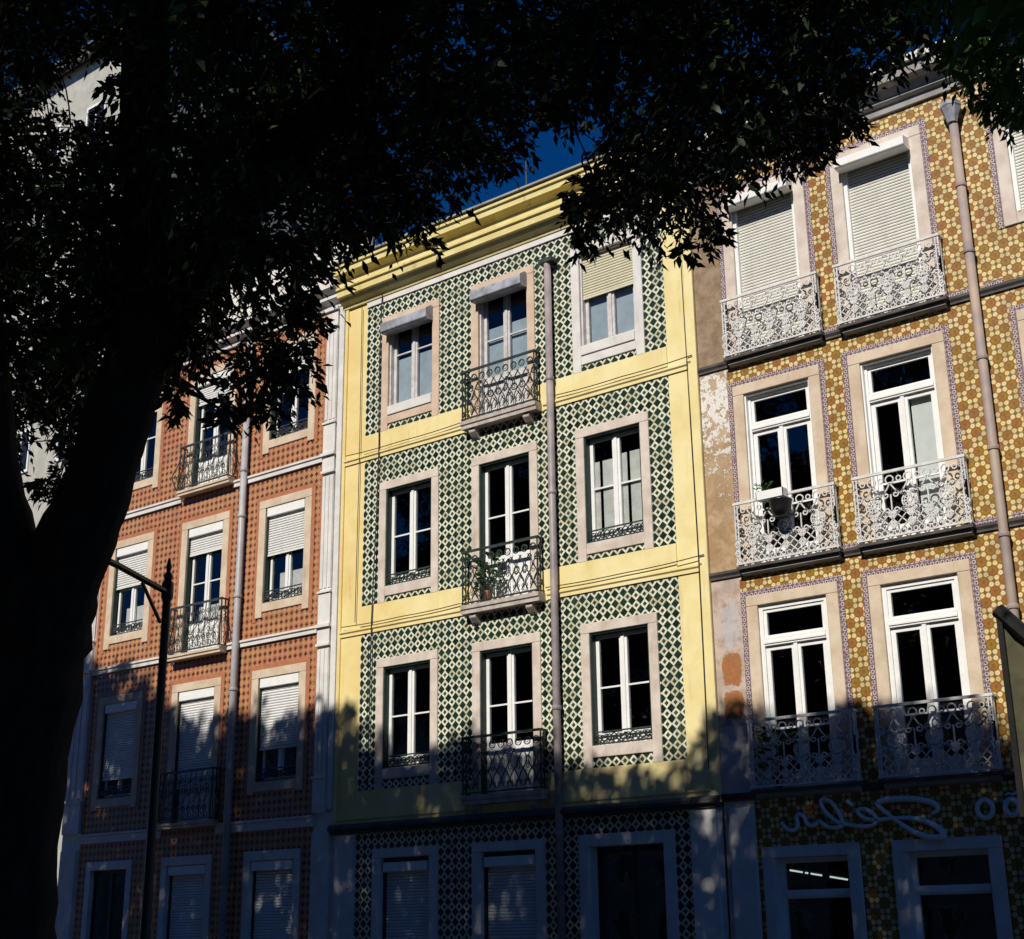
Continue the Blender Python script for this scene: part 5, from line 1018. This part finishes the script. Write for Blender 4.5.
'F': '''-2175,-2598,1601,88,0 -1804,-2673,1185,82,0 -1766,-2947,1367,92,0 -2531,-2838,1575,108,0 -1807,-2938,1730,119,0 -2001,-2557,1547,83,0 -2406,-2451,1137,117,0 -1905,-2740,1392,96,0 -1891,-2200,624,93,0 -2557,-2581,1537,113,0 -2418,-2720,1225,106,0 -2412,-2973,1559,112,0 -1896,-2660,1654,112,0 -1833,-2970,1747,91,0 -2315,-2025,1796,102,0 -2586,-2875,1796,84,0 -2454,-3034,1441,89,0 -1650,-2916,1390,112,0 -1907,-2866,1218,106,0 -2626,-2450,1086,111,0 -2564,-2249,926,103,0 -2169,-2216,1178,100,0 -2354,-2321,997,99,0 -1987,-2937,1399,95,0 -2018,-2933,1505,109,0 -1715,-2529,1213,101,0 -1603,-2401,964,81,0 -2216,-2092,803,102,0 -2078,-2716,1201,104,0 -2345,-2527,1341,102,0 -2588,-2508,875,83,0 -2325,-3025,1803,109,0 -1631,-2625,1574,110,0 -2567,-2583,1409,109,0 -1912,-2904,1481,106,0 -1903,-2893,1271,111,0 -1995,-2167,627,115,0 -2281,-2343,1195,115,0 -1811,-2198,1213,97,0 -2088,-2790,1614,115,0 -2469,-2856,1770,118,0 -2065,-2737,1119,83,0 -2545,-2312,679,119,0 -2570,-3061,1554,117,0 -2513,-2893,1312,98,0 -1779,-2566,1284,117,0 -2377,-2586,1091,100,0 -2268,-2576,1013,104,0 -1661,-2766,1584,98,0 -1999,-2711,1477,112,0 -2173,-2614,975,107,0 -2298,-2222,1163,81,0 -1653,-2680,1671,107,0 -2259,-2852,1196,109,0 -2128,-3001,1453,110,0 -1739,-2352,693,82,0 -2373,-2259,1254,120,0 -1963,-2258,863,89,0 -2474,-2251,1527,95,0 -2650,-2418,1689,120,0 -2119,-2424,1504,82,0 -1635,-2457,932,108,0 -2175,-2523,898,105,0 -2036,-2234,1383,118,0 -1903,-2043,761,106,0 -2355,-2813,1143,96,0 -1784,-2818,1368,89,0 -1831,-2837,1784,90,0 -2458,-2505,1352,117,0 -2067,-2010,863,101,0 -2195,-2527,1231,118,0 -1718,-2646,1142,111,0 -2203,-2752,1492,105,0 -1649,-2922,1206,108,0 -2376,-2662,1636,93,0 -2282,-2830,1768,107,0 -1878,-2220,631,82,0 -1984,-2887,1797,85,0 -1654,-2960,1728,97,0 -2614,-2750,1060,88,0 -2118,-2650,1805,81,0 -2255,-2811,1082,97,0 -1633,-2472,1104,115,0 -2288,-2004,628,88,0 -2082,-2402,746,119,0 -2523,-2324,699,101,0 -2302,-2477,1079,116,0 -1792,-2331,1295,91,0 -1604,-2535,978,97,0 -2107,-2300,649,101,0 -2617,-2722,1857,116,0 -2431,-2270,634,86,0 -2628,-2579,1015,53,0''',
}
def leaf_mesh(name, clumps, mat, parent, seed, fine=.086, coarse=.21):
    rg = np.random.default_rng(seed); V = []
    for x, y, z, r, fl in clumps:
        ln = fine if fl else coarse
        near = math.dist((x, y, z), (0, -19, 1.62)) < 6.6
        lai = .82 if fl else 1.0
        n = int(lai*math.pi*r*r*2/(ln*ln*.40*.5))
        tw = max(3, n//11); per = 11
        # twigs: start inside the clump, run outward and droop
        d = rg.normal(size=(tw, 3)); d /= np.linalg.norm(d, axis=1)[:, None]
        s = d*(r*rg.random((tw, 1))**.45*.80)*np.array([1, 1, .85])
        d2 = d*.7+rg.normal(size=(tw, 3))*.45; d2[:, 2] -= .45; d2 /= np.linalg.norm(d2, axis=1)[:, None]
        tl = min(.42, r*.75)*(.6+.6*rg.random((tw, 1)))*(1.0 if fl else 1.5)
        t = np.linspace(0, 1, per)[None, :, None]
        base = s[:, None, :]+d2[:, None, :]*(tl[:, None, :]*(t-.4))
        base[..., 2] -= (t[..., 0]**2)*tl*.25
        side = np.cross(d2, np.array([0, 0, 1.0])); side /= (np.linalg.norm(side, axis=1)[:, None]+1e-6)
        sg = np.where(np.arange(per) % 2 == 0, 1, -1)[None, :, None]
        ld = d2[:, None, :]*.75+side[:, None, :]*sg*.75+rg.normal(size=(tw, per, 3))*.32; ld[..., 2] -= .28
        ld /= np.linalg.norm(ld, axis=2)[..., None]
        nm = rg.normal(size=(tw, per, 3)); nm[..., 2] += .9
        w = np.cross(ld, nm); w /= (np.linalg.norm(w, axis=2)[..., None]+1e-6)
        up = np.cross(w, ld)
        L_ = ln*(.65+.7*rg.random((tw, per, 1))); Wd = L_*(.17+.06*rg.random((tw, per, 1)))
        c = np.array([x, y, z])+base
        q = np.stack([c, c+ld*L_*.42+w*Wd+up*L_*.05, c+ld*L_-up*L_*.10, c+ld*L_*.42-w*Wd+up*L_*.05], axis=2)
        V.append(q.reshape(-1, 3))
    V = np.concatenate(V); org = ORG[parent.name]
    V = V-np.array(org); n = len(V)//4
    me = bpy.data.meshes.new(name); me.vertices.add(n*4); me.vertices.foreach_set('co', V.astype(np.float32).ravel())
    me.loops.add(n*4); me.loops.foreach_set('vertex_index', np.arange(n*4, dtype=np.int32))
    me.polygons.add(n); me.polygons.foreach_set('loop_start', np.arange(0, n*4, 4, dtype=np.int32))
    try: me.polygons.foreach_set('loop_total', np.full(n, 4, dtype=np.int32))
    except Exception: pass
    me.materials.append(M[mat]); me.update(calc_edges=True)
    o = bpy.data.objects.new(name, me); col.objects.link(o); o.parent = parent; ORG[o.name] = org
    return o
def limb_path(a, b, rg, n=5, sag=.25):
    a, b = np.array(a), np.array(b); out = []
    L_ = np.linalg.norm(b-a); off = rg.normal(size=3)*L_*.10
    for t in np.linspace(0, 1, n):
        out.append(tuple(a+(b-a)*t+off*math.sin(math.pi*t)+np.array([0, 0, sag*L_*math.sin(math.pi*t)*.4])))
    return out
def tree(key, base, label, limbs, group, seed, nbr):
    t = thing('tree', base, label, 'tree', group)
    rg = np.random.default_rng(seed)
    cl = [tuple(int(v)/100 if i < 4 else int(v) for i, v in enumerate(q.split(','))) for q in CL[key].split()]
    nodes = []; mb = MB()
    for pts, rad in limbs:
        P3 = smooth([np.array(p) for p in pts], 4); n = len(P3)
        rr = list(np.interp(np.linspace(0, 1, n), np.linspace(0, 1, len(rad)), rad)*(1+.05*rg.normal(size=n)))
        mb.tube(P3, rr, 12); nodes += [(p, r) for p, r in zip(P3, rr)][n//3:]
    mb.build('trunk', 'bark', t, org=base, smooth=True)
    br = MB(); pts = np.array([p for p, r in nodes])
    order = sorted(cl, key=lambda c: -c[3])
    done = list(nodes)
    pick = [c for c in cl if c[4]][:nbr]+[c for c in cl if not c[4]][:nbr//2]
    for c in sorted(pick, key=lambda c: min(np.linalg.norm(pts-np.array(c[:3]), axis=1))):
        A = np.array([p for p, r in done]); dd = np.linalg.norm(A-np.array(c[:3]), axis=1)+np.maximum(0, A[:, 2]-c[2])*.6
        i = int(dd.argmin()); r0 = min(done[i][1]*.7, .015+.018*dd[i])
        pth = limb_path(done[i][0], c[:3], rg)
        br.tube(pth, list(np.linspace(r0, .008, len(pth))), 5)
        done += [(np.array(p), r0*(1-k/len(pth))+.006) for k, p in enumerate(pth)][2:]
    br.build('branches', 'bark', t, org=base, smooth=True)
    leaf_mesh('crown', cl, 'leaf_bright' if key == 'G' else 'leaf_green', t, seed)  # tree G takes a brighter leaf colour that stands in for sunlit leaves
    return t
GR = 'street trees in the row before the buildings'
tree('A', (-8.5, -13.55, .12), 'dark forked street tree in the left foreground, its leaning trunk black against the facades', [
    ([(-8.5, -13.55, 0), (-8.3, -13.71, .73), (-8.16, -13.84, 1.3), (-8.01, -13.96, 1.87), (-7.82, -14.09, 2.55), (-7.57, -14.18, 3.23), (-7.41, -14.19, 3.55), (-7.3, -14.18, 3.75)], [.58, .45, .42, .41, .40, .41, .38, .30]),
    ([(-7.42, -14.18, 3.4), (-7.13, -14.17, 3.87), (-6.96, -14.16, 4.18), (-6.8, -14.18, 4.52), (-6.64, -14.19, 4.86), (-6.47, -14.22, 5.2), (-6.41, -14.31, 5.6), (-6.40, -14.41, 6.15), (-6.43, -14.43, 6.8), (-6.44, -14.47, 7.5), (-6.6, -14.6, 9.5), (-6.4, -14.3, 12), (-6.6, -14.2, 14.5)], [.30, .235, .205, .20, .205, .19, .16, .15, .145, .14, .12, .09, .04]),
    ([(-6.72, -14.18, 4.7), (-6.52, -14.12, 5.1), (-6.34, -14.05, 5.41), (-6.12, -13.92, 5.82), (-5.95, -13.69, 6.24), (-5.78, -13.4, 6.82), (-5.66, -13.07, 7.56), (-5.3, -12.6, 9), (-4.9, -12, 11), (-5, -11.5, 12.6)], [.19, .17, .16, .15, .14, .13, .12, .09, .07, .03]),
    ([(-7.42, -14.2, 3.45), (-7.55, -14.39, 3.93), (-7.62, -14.5, 4.42), (-7.71, -14.57, 5.08), (-7.79, -14.68, 5.82), (-8.2, -14.9, 7.5), (-8.8, -14.9, 10), (-9.2, -14.5, 12.8)], [.30, .22, .19, .175, .165, .13, .1, .04]),
], GR, 11, 150)
def plain(b, h, lean, seed):
    rg = np.random.default_rng(seed); x, y, z = b
    top = (x+lean[0], y+lean[1], h)
    L_ = [([b, (x+.1, y, 1.5), (x+lean[0]*.2, y+lean[1]*.2, 3.5), (x+lean[0]*.4, y+lean[1]*.4, 6), (x+lean[0]*.7, y+lean[1]*.7, 10), top], [.48, .36, .32, .27, .17, .05])]
    for k in range(5):
        a = k*1.26+rg.random(); s = (x+lean[0]*.25, y+lean[1]*.25, 4+k*.5)
        e = (x+3.2*math.cos(a), y+3.2*math.sin(a), 9.5+2*rg.random())
        L_.append(([s, tuple((np.array(s)*.55+np.array(e)*.45)+np.array([0, 0, .5])), e], [.17, .12, .04]))
    return L_
for key, b, lab, sd in (('C', (-16.3, -14, .12), 'leafy street tree next left of the forked tree, only its foliage reaching into view', 21),
                        ('D', (-25.5, -13.6, .12), 'leafy street tree farthest to the left, standing before the rust building', 22),
                        ('G', (2.2, -13.2, .12), 'leafy street tree at the right whose near leaves hang into the upper right corner', 23),
                        ('B', (-1.0, -25.0, .12), 'tall plaza tree behind the camera position, on the right', 24),
                        ('E', (-11.0, -26.0, .12), 'tall plaza tree behind the camera position, in the middle of the rear row', 25),
                        ('F', (-21.0, -26.0, .12), 'tall plaza tree behind the camera position, on the left of the rear row', 26)):
    tree(key, b, lab, plain(b, 14.5, (random.uniform(-.5, .5), random.uniform(-.4, .4)), sd), GR if key in 'CDG' else 'plaza trees behind the camera', sd, 60)
